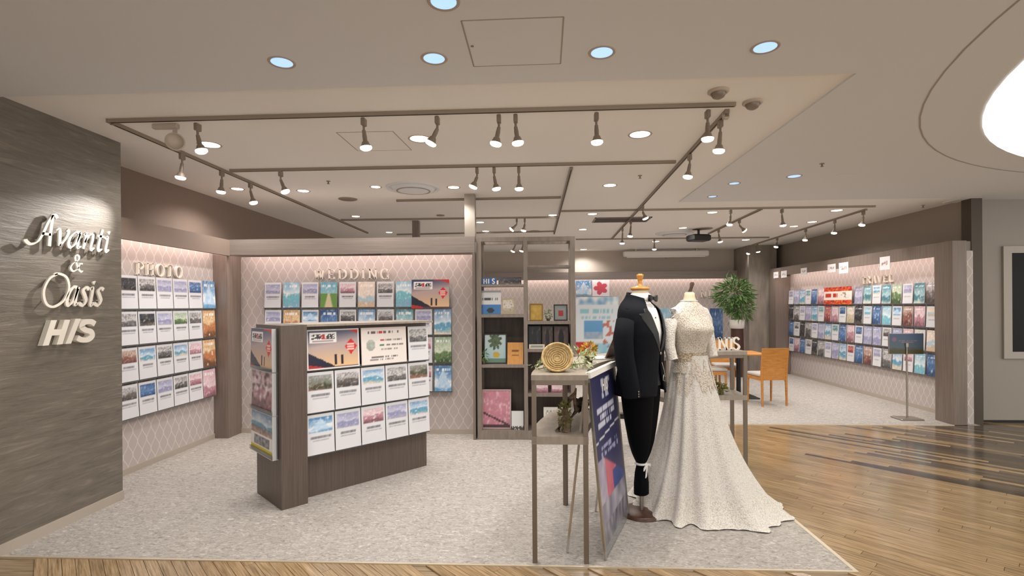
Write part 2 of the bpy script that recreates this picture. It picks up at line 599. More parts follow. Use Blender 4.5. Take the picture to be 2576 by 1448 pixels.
# ------------------------------------------------------------------ built-in display alcoves
# PHOTO alcove
t = thing('display_alcove', 'taupe wall alcove with wave wallpaper holding the PHOTO lettering', 'display alcove', (XP, 3.89, 0))
obj('back_panel', bx(-0.09, 0, 0, 1.81, 0.0, 2.16), T['ogee_y'], t)
obj('baseboard', bx(0, 0.012, 0, 1.81, 0, 0.06), T['base'], t)
obj('header', MB().box(0.16, 0.20, 0, 1.83, 2.09, 2.27).box(-0.09, 0.16, 0, 1.83, 2.25, 2.27), T['upper'], t)
obj('led_strip', bx(0.10, 0.13, 0.02, 1.79, 2.235, 2.25), T['led'], t)
area('led_light', (0.10, 0.9, 2.225), 0.05, 1.75, LK_STRIP * 0.9, (1.0, 0.80, 0.72), parent=t)
# WEDDING alcove
t = thing('display_alcove', 'taupe cabinet alcove with wave wallpaper holding the WEDDING lettering', 'display alcove', (-3.70, 5.70, 0))
obj('back_panel', bx(0.17, 2.99, 0.27, 0.35, 0, 2.10), T['ogee_x'], t)
obj('baseboard', bx(0.17, 2.99, 0.258, 0.27, 0, 0.06), T['base'], t)
obj('pillar', bx(0, 0.17, 0.0, 0.35, 0, 2.10), T['laminate'], t)
obj('side_panel', bx(2.985, 3.012, 0.0, 0.35, 0, 2.10), T['laminate'], t)
obj('header', MB().box(0.0, 3.012, 0.0, 0.04, 2.10, 2.275).box(0.17, 3.012, 0.04, 0.35, 2.255, 2.275), T['laminate_x'], t)
obj('led_strip', bx(0.18, 2.98, 0.07, 0.10, 2.24, 2.255), T['led'], t)
area('led_light', (1.58, 0.10, 2.225), 2.7, 0.05, LK_STRIP * 1.3, (1.0, 0.80, 0.72), parent=t)
# TRAVEL alcove
t = thing('display_alcove', 'long taupe alcove on the right wall holding the TRAVEL brochures', 'display alcove', (5.09, 6.53, 0))
obj('back_panel', bx(0.31, 0.325, 0.28, 4.66, 0, 2.16), T['ogee_y'], t)
obj('baseboard', bx(0.298, 0.31, 0.29, 4.66, 0, 0.06), T['base'], t)
obj('pillar', bx(0.0, 0.165, 0.0, 0.29, 0, 2.26), T['laminate'], t)
obj('side_panel', bx(0.165, 0.31, 0.08, 0.29, 0, 2.26), T['laminate'], t)
obj('pillar', bx(0.0, 0.31, 4.66, 4.93, 0, 2.09), T['laminate'], t)
obj('header', MB().box(0.0, 0.04, 0.29, 4.93, 2.09, 2.26).box(0.04, 0.32, 0.29, 4.93, 2.24, 2.26), T['laminate'], t)
obj('led_strip', bx(0.06, 0.09, 0.30, 4.65, 2.225, 2.24), T['led'], t)
area('led_light', (0.10, 2.45, 2.215), 0.05, 4.2, LK_STRIP * 2.2, (1.0, 0.82, 0.74), parent=t)
# back wall alcove
t = thing('display_alcove', 'pale lit wall alcove at the far back behind the plant', 'display alcove', (0.0, 12.4, 0))
obj('back_panel', bx(-3.7, 4.67, -0.02, -0.002, 0, 2.2), T['ogee_x'], t)
obj('header', MB().box(-3.7, 4.67, -0.24, -0.20, 2.10, 2.28).box(-3.7, 4.67, -0.20, -0.002, 2.26, 2.28), T['laminate_x'], t)
obj('led_strip', bx(-3.7, 4.6, -0.18, -0.15, 2.245, 2.26), T['led'], t)
area('led_light', (0.5, -0.14, 2.235), 8.0, 0.05, LK_STRIP * 3.4, (1.0, 0.82, 0.74), parent=t)
# posts carrying the partition
t = obj('ceiling_post', bx(-0.06, 0.06, -0.06, 0.06, 2.276, CEIL), T['steel'], None, (-0.77, 5.98, 0), label='pale square post between the WEDDING cabinet top and the ceiling', cat='post')
t = obj('ceiling_post', bx(-0.05, 0.05, -0.05, 0.05, 0.0, CEIL), T['laminate'], None, (-1.83, 7.75, 0), label='dark square post behind the WEDDING cabinet', cat='post')

# ------------------------------------------------------------------ ceiling fixtures
TZ = CEIL - 0.03


def track(name_label, p0, p1, group='ceiling lighting tracks'):
    a, b = at(*p0, z=TZ), at(*p1, z=TZ)
    d = b - a
    L = d.length
    t = thing('lighting_track', name_label, 'light track', a, math.atan2(d.y, d.x), group)
    obj('rail', bx(0, L, -0.013, 0.013, 0.006, 0.03), T['track'], t)
    obj('end_cap', bx(-0.012, 0, -0.015, 0.015, 0.004, 0.03), T['track'], t)
    obj('slot', bx(0.01, L - 0.01, -0.005, 0.005, 0.005, 0.006), T['dark_gap'], t)
    return t


for lab, a, b in [
    ('long front lighting track nearest the viewer', (275, 311), (1850, 270)),
    ('left lighting track running back beside the PHOTO wall', (285, 316), (925, 588)),
    ('second crosswise lighting track behind the long front one', (582, 434), (1700, 412)),
    ('lighting track running back from the right end of the front track', (1828, 287), (1540, 602)),
    ('short lighting track running back above the tall bookcase', (1437, 428), (1394, 590)),
    ('crosswise lighting track just in front of the pale square post', (1000, 508), (1411, 500)),
    ('crosswise lighting track in front of the dark square post', (860, 556), (1405, 549)),
    ('rearmost crosswise lighting track above the WEDDING cabinet', (1000, 592), (1394, 584)),
    ('long crosswise lighting track in front of the dark rectangular vent', (1412, 534), (2202, 522)),
    ('lighting track running diagonally towards the projector', (1915, 529), (1782, 590)),
    ('lighting track running back along the TRAVEL wall', (2178, 530), (1880, 622)),
    ('far crosswise lighting track before the projection screen', (1450, 604), (1935, 599))]:
    track(lab, a, b)

SPOTS = [  # attach px, lamp px, label
    ((497, 313), (507, 380), 'leftmost lit spotlight on the front track'),
    ((915, 300), (921, 372), 'spotlight on the front track beside the faint access panel'),
    ((1100, 296), (1083, 360), 'spotlight on the front track tilted left next to a round downlight'),
    ((1255, 292), (1247, 362), 'left one of the close pair of spotlights on the front track'),
    ((1297, 291), (1303, 360), 'right one of the close pair of spotlights on the front track'),
    ((1500, 287), (1502, 358), 'lone upright spotlight in the right half of the front track'),
    ((1780, 280), (1780, 350), 'spotlight near the right end of the front track'),
    ((1812, 305), (1808, 380), 'spotlight hanging right beside the end of the front track'),
    ((1735, 390), (1730, 445), 'second spotlight down the track that runs back on the right'),
    ((458, 388), (454, 447), 'nearest spotlight on the left side track'),
    ((558, 431), (556, 483), 'middle spotlight on the left side track'),
    ((630, 462), (638, 510), 'farthest spotlight on the left side track'),
    ((706, 432), (718, 482), 'spotlight alone at the left part of the second track'),
    ((1200, 424), (1190, 470), 'spotlight tilted left on the second track above the square post'),
    ((1243, 423), (1249, 475), 'middle one of three spotlights on the second track'),
    ((1305, 422), (1306, 475), 'rightmost of three spotlights on the second track'),
    ((1617, 518), (1624, 541), 'small tilted spotlight right above the dark rectangular vent'),
    ((1587, 556), (1585, 594), 'small spotlight just behind the dark rectangular vent'),
    ((1566, 575), (1565, 612), 'tiny spotlight farthest back on the right running track'),
    ((1838, 529), (1835, 565), 'spotlight left of the diagonal track on the long rear track'),
    ((1967, 527), (1970, 567), 'spotlight right of the diagonal track on the long rear track'),
    ((2172, 532), (2168, 566), 'nearest spotlight above the TRAVEL wall by the track corner'),
    ((2100, 554), (2098, 586), 'second nearest spotlight above the TRAVEL wall'),
    ((2027, 577), (2025, 604), 'third spotlight above the TRAVEL wall'),
    ((1955, 599), (1952, 621), 'fourth spotlight above the TRAVEL wall'),
    ((1905, 614), (1907, 632), 'fifth spotlight above the TRAVEL wall in front of the column'),
    ((1886, 620), (1882, 637), 'farthest spotlight above the TRAVEL wall in front of the column'),
    ((1860, 554), (1873, 580), 'tilted spotlight on the diagonal track'),
    ((1808, 578), (1812, 608), 'spotlight on the diagonal track next to the projector'),
    ((1300, 551), (1287, 577), 'left tilted spotlight of the pair over the bookcase top'),
    ((1320, 551), (1317, 580), 'right spotlight of the pair over the bookcase top'),
    ((1646, 602), (1646, 627), 'small spotlight above the projection screen'),
    ((1300, 597), (1290, 632), 'left spotlight of the pair seen through the bookcase top'),
    ((1318, 596), (1312, 632), 'right spotlight of the pair seen through the bookcase top'),
]
lamp_prof = [(0.012, 0.0), (0.015, 0.004), (0.015, 0.040), (0.022, 0.046), (0.026, 0.058), (0.034, 0.076), (0.040, 0.085), (0.036, 0.087)]
for i, (pa, pl, lab) in enumerate(SPOTS):
    A = at(*pa, z=TZ)
    Lp = at(*pl, y=A.y)
    if A.z - Lp.z > 0.26:
        Lp = A + (Lp - A) * (0.26 / (A.z - Lp.z))
    if A.z - Lp.z < 0.15:
        Lp = A + Vector((Lp.x - A.x, 0, -0.16))
    v = Lp - A
    t = thing('track_spotlight', lab, 'spotlight', A, 0, 'spotlights on the ceiling tracks')
    obj('adapter', bx(-0.014, 0.014, -0.026, 0.026, -0.045, 0.006, bev=0.004), T['fixture_dark'], t)
    J = Vector((0, 0, -0.075))
    obj('stem', MB().tube([(0, 0, -0.045), J], 0.008, 8), T['fixture_dark'], t)
    ax = (v - J).normalized()
    if ax.z > -0.5:
        ax = Vector((ax.x, ax.y, -0.5)).normalized()
    ln = (v - J).length
    R = (-ax).to_track_quat('-Z', 'Y').to_matrix().to_4x4()
    R = ax.to_track_quat('Z', 'Y').to_matrix().to_4x4()
    R.translation = J
    s = max(ln, 0.09)
    pr = [(0.012, 0.0), (0.014, s - 0.087)] + [(r, s - 0.087 + z) for r, z in lamp_prof[1:]]
    obj('lamp_body', MB().lathe(pr, 16, M=R), T['fixture_dark'], t)
    R2 = R.copy()
    R2.translation = J + ax * (s - 0.002)
    obj('lens', MB().lathe([(0.0395, -0.004), (0.0385, 0.006), (0.03, 0.014), (0.012, 0.018)], 16, M=R2), T['lens'], t)
    tgt = ax.copy()
    if i == 9:      # this one is turned onto the shop sign
        spot('lamp_light', J + ax * (s + 0.07), Vector((XL, 3.27, 1.85)) - (A + J + ax * (s + 0.07)), 100, 46, 1.0, WARM, 0.018, t)
    else:
        spot('lamp_light', J + ax * (s + 0.02), tgt, LK_SPOT, 95, 0.9, WARM, 0.04, t)

# unlit disc fixture on the front track
A = at(440, 311, z=TZ)
t = thing('track_projector', 'unlit disc-shaped fixture hanging from a long adapter box on the front track', 'spotlight', A)
obj('adapter', bx(-0.155, 0.025, -0.018, 0.018, -0.035, 0.0, bev=0.004), T['fixture'], t)
obj('bracket', bx(-0.012, 0.012, -0.008, 0.008, -0.12, -0.035), T['fixture'], t)
R = Matrix.Rotation(math.radians(90), 4, 'X') @ Matrix.Rotation(0, 4, 'Z')
R = Matrix.Translation((0, 0, -0.125)) @ Matrix.Rotation(math.radians(35), 4, 'Z') @ Matrix.Rotation(math.radians(100), 4, 'X')
obj('lamp_head', MB().lathe([(0.03, -0.035), (0.058, -0.03), (0.06, 0.02), (0.052, 0.028), (0.052, 0.018), (0.01, 0.012)], 24, M=R), T['fixture'], t)

DOWN = [((527, 364), 0.075, 'warm round downlight beside the leftmost spotlight'), ((1056, 349), 0.075, 'warm round downlight next to the tilted spotlight'),
        ((1610, 338), 0.075, 'warm round downlight before the right end of the front track'), ((597, 475), 0.06, 'small warm downlight above the PHOTO wall'),
        ((763, 480), 0.06, 'warm downlight beside the lone spotlight of the second track'), ((945, 470), 0.05, 'dim small downlight left of the round air diffuser'),
        ((1141, 471), 0.06, 'warm downlight right of the round air diffuser'), ((1534, 466), 0.065, 'warm downlight in the middle of the right ceiling field'),
        ((895, 544), 0.055, 'warm downlight low above the WEDDING cabinet'), ((979, 584), 0.055, 'warm downlight just over the WEDDING cabinet edge'),
        ((1390, 541), 0.06, 'warm downlight left of the short track'), ((1490, 538), 0.065, 'warm downlight left of the dark rectangular vent'),
        ((1208, 559), 0.06, 'upper downlight beside the pale square post'), ((1222, 581), 0.06, 'lower downlight beside the pale square post'),
        ((1466, 577), 0.065, 'warm downlight between bookcase and dark vent'), ((1792, 534), 0.065, 'warm downlight under the long rear track'),
        ((2105, 529), 0.07, 'warm downlight near the right track corner'), ((2043, 558), 0.065, 'warm downlight beside the TRAVEL track'),
        ((1997, 569), 0.06, 'warm downlight left of the TRAVEL track'), ((1718, 573), 0.065, 'warm downlight beside the far oval diffuser'),
        ((1876, 603), 0.07, 'far warm downlight above the plant'), ((1468, 627), 0.075, 'farthest warm downlight right of the bookcase'),
        ((1240, 611), 0.07, 'downlight seen through the bookcase top'), ((1650, 607), 0.07, 'far downlight over the projection screen')]


def downlight(name, label, p, r, z, m, power, col, grp, light=True, blend=0.6):
    c = at(*p, z=z)
    t = thing(name, label, 'downlight', c, 0, grp)
    obj('rim', MB().lathe([(r, -0.001), (r + 0.012, -0.004), (r + 0.016, 0.0)], 28, cap=False), T['fixture'], t)
    obj('diffuser', MB().lathe([(0.001, -0.0015), (r, -0.0015)], 28, cap=False), m, t)
    if light:
        spot('lamp_light', (0, 0, -0.03), (0, 0, -1), power, 150, blend, col, 0.05, t)


for p, r, lab in DOWN:
    downlight('ceiling_downlight', lab, p, r, CEIL, T['down'], LK_DOWN, WARM, 'warm downlights in the shop ceiling')
for p, r, lab in [((709, 157), 0.055, 'leftmost cool blue downlight of the outer ceiling'), ((1092, 147), 0.055, 'cool blue downlight left of the large access panel'),
                  ((1116, 4), 0.055, 'cool blue downlight cut by the top picture edge'), ((1514, 132), 0.055, 'cool blue downlight right of the large access panel'),
                  ((1925, 119), 0.055, 'rightmost cool blue downlight of the outer ceiling front row'), ((1998, 443), 0.06, 'white downlight out in the right outer ceiling'),
                  ((1847, 461), 0.05, 'small bluish downlight at the right ceiling edge'), ((1792, 494), 0.045, 'faint tiny downlight at the inner ceiling corner')]:
    downlight('ceiling_downlight', lab, p, r, MC, T['blue_down'], LK_MALL, (1.0, 0.94, 0.88), 'cool downlights in the outer ceiling')
# the mall lights behind the viewer
for k, (x, y) in enumerate(((-2.2, 0.8), (-0.2, 0.6), (-1.2, -1.5), (1.2, -1.2))):
    spot('mall_downlight', (x, y, MC - 0.03), (0, 0, -1), LK_MALL * 2.0, 150, 0.6, (1.0, 0.94, 0.88), 0.06)

# air diffusers, vent, speakers, sprinklers, cameras
def round_diffuser(label, p, r):
    c = at(*p, z=CEIL)
    t = thing('air_diffuser', label, 'air diffuser', c)
    obj('outer_ring', MB().lathe([(r, 0.0), (r * 0.98, -0.012), (r * 0.86, -0.016), (r * 0.82, -0.004)], 40, cap=False), T['mall_ceil'], t)
    obj('core', MB().lathe([(r * 0.80, -0.002), (r * 0.72, -0.03), (r * 0.35, -0.045), (0.002, -0.045)], 40, cap=False), T['mall_ceil'], t)
    obj('gap_ring', MB().lathe([(r * 0.62, -0.0385), (r * 0.56, -0.0405)], 40, cap=False), T['line'], t)


round_diffuser('round air diffuser in the middle of the left ceiling field', (1040, 472), 0.30)
round_diffuser('far oval-looking air diffuser before the projector', (1697, 586), 0.34)
a, b = at(1512, 558, z=CEIL), at(1617, 545, z=CEIL)
t = thing('air_vent', 'dark rectangular air vent in the rear ceiling', 'air vent', ((a.x + b.x) / 2, (a.y + b.y) / 2, CEIL))
hx, hy = 0.40, (b.y - a.y) / 2
obj('frame', MB().box(-hx - .02, hx + .02, -hy - .02, -hy, -.012, 0).box(-hx - .02, hx + .02, hy, hy + .02, -.012, 0).box(-hx - .02, -hx, -hy, hy, -.012, 0).box(hx, hx + .02, -hy, hy, -.012, 0), T['fixture_dark'], t)
obj('backing', bx(-hx, hx, -hy, hy, -0.002, 0), T['dark_gap'], t)
for k in range(7):
    y = -hy + (k + .5) * 2 * hy / 7
    obj('slat', bx(-hx, hx, y - 0.012, y + 0.012, -0.010, -0.004), mat('vent_slat', '5c5149', 0.5) if k == 0 else bpy.data.materials['vent_slat'], t)
for lab, p, r in [('round flush speaker above the WEDDING cabinet', (875, 500), 0.11), ('round flush speaker by the far diffuser', (1773, 574), 0.13), ('tiny round speaker over the bookcase', (1345, 581), 0.10), ('tiny flat detector near the dark square post', (1108, 541), 0.06)]:
    obj('ceiling_speaker', MB().lathe([(r, 0.0), (r, -0.006), (r * 0.9, -0.01), (0.002, -0.011)], 28, cap=False), T['track'], None, at(*p, z=CEIL), label=lab, cat='speaker')
for lab, p in [('left one of the two dome cameras by the front track end', (1807, 228)), ('right one of the two dome cameras by the front track end', (1893, 256))]:
    t = thing('dome_camera', lab, 'security camera', at(*p, z=CEIL), 0, 'dome cameras by the front track end')
    obj('base', MB().lathe([(0.062, 0.0), (0.062, -0.010), (0.055, -0.016), (0.045, -0.016)], 28, cap=False), T['fixture'], t)
    obj('dome', MB().lathe([(0.044, -0.014), (0.042, -0.026), (0.034, -0.040), (0.018, -0.049), (0.002, -0.051)], 28, cap=False), T['fixture_dark'], t)
A = at(1826, 292, z=TZ)
t = thing('track_feed', 'small square power feed box beside the front track end', 'feed box', (A.x, A.y, CEIL))
obj('housing', bx(-0.02, 0.02, -0.02, 0.02, -0.05, 0, bev=0.005), T['fixture'], t)
obj('cover', bx(-0.013, 0.013, -0.022, -0.02, -0.04, -0.01), T['fixture_dark'], t)
for lab, p in [('tiny sprinkler on the outer right ceiling', (2068, 411)), ('tiny sprinkler among the right ceiling field', (1610, 441)), ('tiny sprinkler on the left ceiling field', (826, 455)), ('small sprinkler above the TRAVEL wall near the grey wall', (2322, 516))]:
    t = thing('sprinkler', lab, 'sprinkler', at(*p, z=MC if p[0] > 2000 else CEIL), 0, 'ceiling sprinklers')
    obj('rosette', MB().lathe([(0.022, 0.0), (0.02, -0.006), (0.008, -0.008)], 14), T['steel'], t)
    obj('head', MB().lathe([(0.006, -0.008), (0.006, -0.025), (0.014, -0.027), (0.014, -0.03)], 12), T['fixture_dark'], t)
obj('outlet_cover', bx(-0.10, 0.10, -0.02, 0.02, -0.004, 0, bev=0.0015), T['mall_ceil'], None, at(2130, 441, z=MC), label='faint slim cover plate on the outer right ceiling', cat='cover plate')
# projector and screen
t = thing('projector', 'black projector hanging from the rear ceiling', 'projector', (2.80, 9.0, CEIL), 0.25)
obj('ceiling_plate', bx(-0.07, 0.07, -0.07, 0.07, -0.012, 0), T['black'], t)
obj('mount', MB().tube([(0, 0, -0.012), (0, 0, -0.10)], 0.02), T['black'], t)
obj('body', bx(-0.17, 0.17, -0.13, 0.13, -0.21, -0.10, bev=0.02), T['black'], t)
obj('lens', MB().lathe([(0.045, 0), (0.045, 0.03), (0.03, 0.032), (0.0, 0.02)], 18, M=Matrix.Translation((0.06, 0.13, -0.155)) @ Matrix.Rotation(-PI / 2, 4, 'X')), T['screen'], t)
t = thing('projection_screen', 'long white rolled-up projection screen case at the far wall', 'projection screen', (3.01, 12.1, 2.62))
obj('case', bx(-0.98, 0.98, -0.06, 0.06, 0, 0.13, bev=0.02), T['white'], t)
obj('bottom_bar', bx(-0.9, 0.9, -0.015, 0.015, -0.02, 0), T['white'], t)
obj('pull_loop', MB().tube([(-0.01, 0, -0.02), (0, 0, -0.06), (0.01, 0, -0.02)], 0.006), T['steel'], t)
for sx in (-0.7, 0.7):
    obj('bracket', bx(sx - 0.02, sx + 0.02, -0.03, 0.03, 0.13, 0.18), T['steel'], t)

# ------------------------------------------------------------------ lettering
def smooth_path(pts, n=8):
    P = [Vector((x, 0, z)) for x, z in pts]
    if len(P) < 3:
        return P
    out = []
    for i in range(len(P) - 1):
        p0, p1, p2, p3 = P[max(i - 1, 0)], P[i], P[i + 1], P[min(i + 2, len(P) - 1)]
        for k in range(n):
            t = k / n
            out.append(0.5 * ((2 * p1) + (p2 - p0) * t + (2 * p0 - 5 * p1 + 4 * p2 - p3) * t * t + (3 * p1 - p0 - 3 * p2 + p3) * t ** 3))
    out.append(P[-1])
    return out


def pen(mb, pts, wmin, wmax, nib, depth, curve=True, taper=False):
    P = smooth_path(pts) if curve else [Vector((x, 0, z)) for x, z in pts]
    n = len(P)
    l, r = [], []
    for i, p in enumerate(P):
        d = (P[min(i + 1, n - 1)] - P[max(i - 1, 0)]).normalized()
        th = math.atan2(d.z, d.x)
        w = wmin + (wmax - wmin) * abs(math.sin(th - nib))
        if taper:
            w *= min(1.0, 0.35 + 2.5 * min(i, n - 1 - i) / n)
        nn = Vector((-d.z, 0, d.x)) * (w / 2)
        l.append(p + nn)
        r.append(p - nn)
    dv = Vector((0, depth, 0))
    vs = r + l + [q + dv for q in r] + [q + dv for q in l]
    fs = []
    for i in range(n - 1):
        fs += [(i, i + 1, n + i + 1, n + i), (2 * n + i, 3 * n + i, 3 * n + i + 1, 2 * n + i + 1), (i, 2 * n + i, 2 * n + i + 1, i + 1), (n + i, n + i + 1, 3 * n + i + 1, 3 * n + i)]
    fs += [(0, n, 3 * n, 2 * n), (n - 1, 3 * n - 1, 4 * n - 1, 2 * n - 1)]
    mb.add(vs, fs)


SCRIPT = {
    'A': (0.62, [[(0.60, 0.80), (0.46, 0.60), (0.28, 0.24), (0.12, 0.06), (-0.10, 0.0), (-0.26, 0.05), (-0.30, 0.10)], [(0.60, 0.82), (0.60, 0.55), (0.60, 0.25), (0.62, 0.0)], [(0.27, 0.30), (0.62, 0.30)], [(0.58, 0.81), (0.70, 0.82), (0.80, 0.75)]]),
    'v': (0.36, [[(-0.02, 0.40), (0.04, 0.44), (0.09, 0.38), (0.13, 0.0)], [(0.13, 0.0), (0.27, 0.20), (0.34, 0.40), (0.29, 0.46)]]),
    'a': (0.44, [[(0.33, 0.41), (0.20, 0.44), (0.06, 0.28), (0.02, 0.08), (0.10, 0.0), (0.22, 0.12), (0.33, 0.41)], [(0.35, 0.45), (0.30, 0.20), (0.31, 0.02), (0.41, 0.06)]]),
    'n': (0.45, [[(0.01, 0.38), (0.07, 0.44), (0.08, 0.30), (0.04, 0.0)], [(0.06, 0.18), (0.17, 0.38), (0.28, 0.44), (0.31, 0.32), (0.28, 0.08), (0.32, 0.0), (0.40, 0.07)]]),
    't': (0.27, [[(0.15, 0.64), (0.10, 0.35), (0.07, 0.08), (0.12, 0.0), (0.21, 0.06)], [(0.0, 0.43), (0.24, 0.43)]]),
    'i': (0.21, [[(0.0, 0.37), (0.07, 0.44), (0.08, 0.30), (0.06, 0.06), (0.11, 0.0), (0.18, 0.07)], [(0.10, 0.60), (0.12, 0.57), (0.14, 0.56)]]),
    's': (0.33, [[(0.28, 0.40), (0.18, 0.44), (0.09, 0.36), (0.16, 0.24), (0.22, 0.12), (0.14, 0.0), (-0.01, 0.05)]]),
    'O': (0.80, [[(0.36, 0.80), (0.16, 0.66), (0.06, 0.36), (0.16, 0.06), (0.38, -0.02), (0.62, 0.14), (0.72, 0.45), (0.62, 0.72), (0.40, 0.81), (0.28, 0.78)]]),
    '&': (0.62, [[(0.60, 0.36), (0.48, 0.34), (0.38, 0.12), (0.20, 0.0), (0.04, 0.14), (0.14, 0.34), (0.36, 0.50), (0.38, 0.66), (0.27, 0.72), (0.20, 0.60), (0.30, 0.34), (0.44, 0.10), (0.58, 0.0), (0.66, 0.05)]]),
}
SW, SN = 0.16, 0.05


def caps(ch):
    V, H = [], []

    def st(x, z0=0.0, z1=1.0, s=0.17):
        V.append([(x, z0), (x, z1)])
        H.append([(x - s, z0 + 0.025), (x + s, z0 + 0.025)])
        H.append([(x - s, z1 - 0.025), (x + s, z1 - 0.025)])
    C = []
    if ch == 'P':
        st(.17); C.append([(.17, .98), (.45, .98), (.68, .74), (.45, .48), (.17, .48)]); w = .72
    elif ch == 'H':
        st(.17); st(.73); H.append([(.17, .5), (.73, .5)]); w = .92
    elif ch == 'O':
        C.append([(.45, 1.0), (.17, .85), (.06, .5), (.17, .15), (.45, 0), (.73, .15), (.84, .5), (.73, .85), (.45, 1.0)]); w = .92
    elif ch == 'T':
        st(.4, 0, 1.0); H.append([(.02, .97), (.78, .97)]); V += [[(.05, .82), (.05, .97)], [(.75, .82), (.75, .97)]]; w = .82
    elif ch == 'W':
        V += [[(.08, .97), (.33, .02)], [(.33, .02), (.52, .85)], [(.52, .85), (.76, .02)], [(.76, .02), (1.0, .97)]]
        H += [[(-.04, .97), (.24, .97)], [(.86, .97), (1.1, .97)]]; w = 1.12
    elif ch == 'E':
        st(.17); H += [[(.17, .97), (.66, .97)], [(.17, .5), (.52, .5)], [(.17, .03), (.68, .03)]]
        V += [[(.66, .80), (.66, .97)], [(.68, .03), (.68, .22)]]; w = .78
    elif ch == 'D':
        st(.17); C.append([(.17, .98), (.5, .97), (.8, .72), (.8, .28), (.5, .03), (.17, .02)]); w = .92
    elif ch == 'I':
        st(.2); w = .44
    elif ch == 'N':
        V += [[(.15, .0), (.15, 1.0)], [(.15, 1.0), (.75, 0)], [(.75, 0), (.75, 1.0)]]
        H += [[(0, .97), (.2, .97)], [(0, .03), (.3, .03)], [(.6, .97), (.9, .97)]]; w = .94
    elif ch == 'G':
        C.append([(.78, .82), (.55, .99), (.24, .9), (.07, .5), (.2, .1), (.5, 0), (.76, .14)])
        V.append([(.76, .0), (.76, .42)]); H.append([(.6, .42), (.9, .42)]); w = .94
    elif ch == 'R':
        st(.17); C.append([(.17, .98), (.45, .98), (.66, .75), (.45, .5), (.17, .5)]); V.append([(.42, .5), (.76, .02)]); w = .84
    elif ch == 'A':
        V += [[(.12, .02), (.45, 1.0)], [(.45, 1.0), (.8, .02)]]; H += [[(.22, .33), (.68, .33)], [(0, .02), (.24, .02)], [(.66, .02), (.94, .02)]]; w = .94
    elif ch == 'V':
        V += [[(.1, .98), (.45, .0)], [(.45, .0), (.8, .98)]]; H += [[(0, .97), (.24, .97)], [(.66, .97), (.9, .97)]]; w = .9
    elif ch == 'L':
        st(.17); H.append([(.17, .03), (.66, .03)]); V.append([(.66, .03), (.66, .24)]); w = .74
    elif ch == 'S':
        C.append([(.58, .82), (.38, 1.0), (.14, .86), (.16, .62), (.48, .42), (.58, .2), (.36, 0.0), (.08, .16)]); w = .68
    else:
        w = .4
    return w, V, H, C


def caps_word(word, size, width, depth, parent, m):
    ws = [caps(c)[0] for c in word]
    total = sum(ws)
    gap = (width / size - total) / max(1, len(word) - 1)
    x = 0.0
    for c in word:
        w, V, H, C = caps(c)
        mb = MB()
        for s in V:
            pen(mb, [(px * size, pz * size) for px, pz in s], SN * size, SW * size, 0, depth, False)
        for s in H:
            pen(mb, [(px * size, pz * size) for px, pz in s], 0.06 * size, 0.06 * size, 0, depth, False)
        for s in C:
            pen(mb, [(px * size, pz * size) for px, pz in s], SN * size, SW * size, 0, depth)
        obj('letter', mb, m, parent, (x * size, 0, 0))
        x += w + gap


# shop sign on the left wall : script letters + bold italic letters
sign = thing('shop_sign', 'raised white lettering Avanti & Oasis HIS on the grey left wall', 'sign', (XL + 0.031, 3.10, 1.2), PI / 2)


def script_word(word, x0, z0, size, spc=1.0, slope=0.0, xs=1.0, thin=0.03, thick=0.10):
    x = x0
    for k, c in enumerate(word):
        w, st = SCRIPT[c]
        mb = MB()
        for s in st:
            pen(mb, [(px * size * xs + pz * size * 0.14, pz * size) for px, pz in s], thin * size, thick * size, math.radians(35), 0.012)
        mb.box(size * 0.15, size * 0.15 + 0.006, 0.012, 0.030, size * 0.12, size * 0.12 + 0.006)
        obj('letter', mb, T['ivory'], sign, (x, 0, z0 + slope * (x - x0)))
        x += w * size * spc * xs


script_word('A', 0.045, 0.715, 0.26, xs=0.68)
script_word('vanti', 0.195, 0.725, 0.255, 1.0, 0.0, 1.0)
script_word('&', 0.30, 0.56, 0.16)
script_word('O', 0.085, 0.318, 0.27, thin=0.045, thick=0.065)
script_word('asis', 0.272, 0.322, 0.29, 1.0, 0.0, 0.80)
# bold italic letters
sh = 0.36
Hh = 0.165


def skew(poly):
    return [(x + z * sh, z) for x, z in poly]


zb = 0.058
mb = MB()
for a in ((0.0, 0.042), (0.098, 0.14)):
    mb.prism(skew([(a[0], 0), (a[1], 0), (a[1], Hh), (a[0], Hh)]), -0.008, 0.028)
mb.prism(skew([(0.042, Hh * .38), (0.098, Hh * .38), (0.098, Hh * .62), (0.042, Hh * .62)]), -0.008, 0.028)
obj('letter', mb, T['ivory'], sign, (0.095, 0, zb))
mb = MB().prism(skew([(0, 0), (0.042, 0), (0.058, Hh * 1.03), (0.016, Hh * 1.03)]), -0.008, 0.028)
obj('letter', mb, T['ivory'], sign, (0.258, 0, zb))
mb = MB()
pen(mb, [(x + z * 0.1, z) for x, z in [(0.135, 0.128), (0.10, 0.146), (0.045, 0.142), (0.028, 0.112), (0.06, 0.088), (0.105, 0.074), (0.118, 0.042), (0.085, 0.018), (0.035, 0.02), (0.0, 0.036)]], 0.036, 0.042, 0, 0.045)
obj('letter', mb, T['ivory'], sign, (0.345, -0.01, zb))

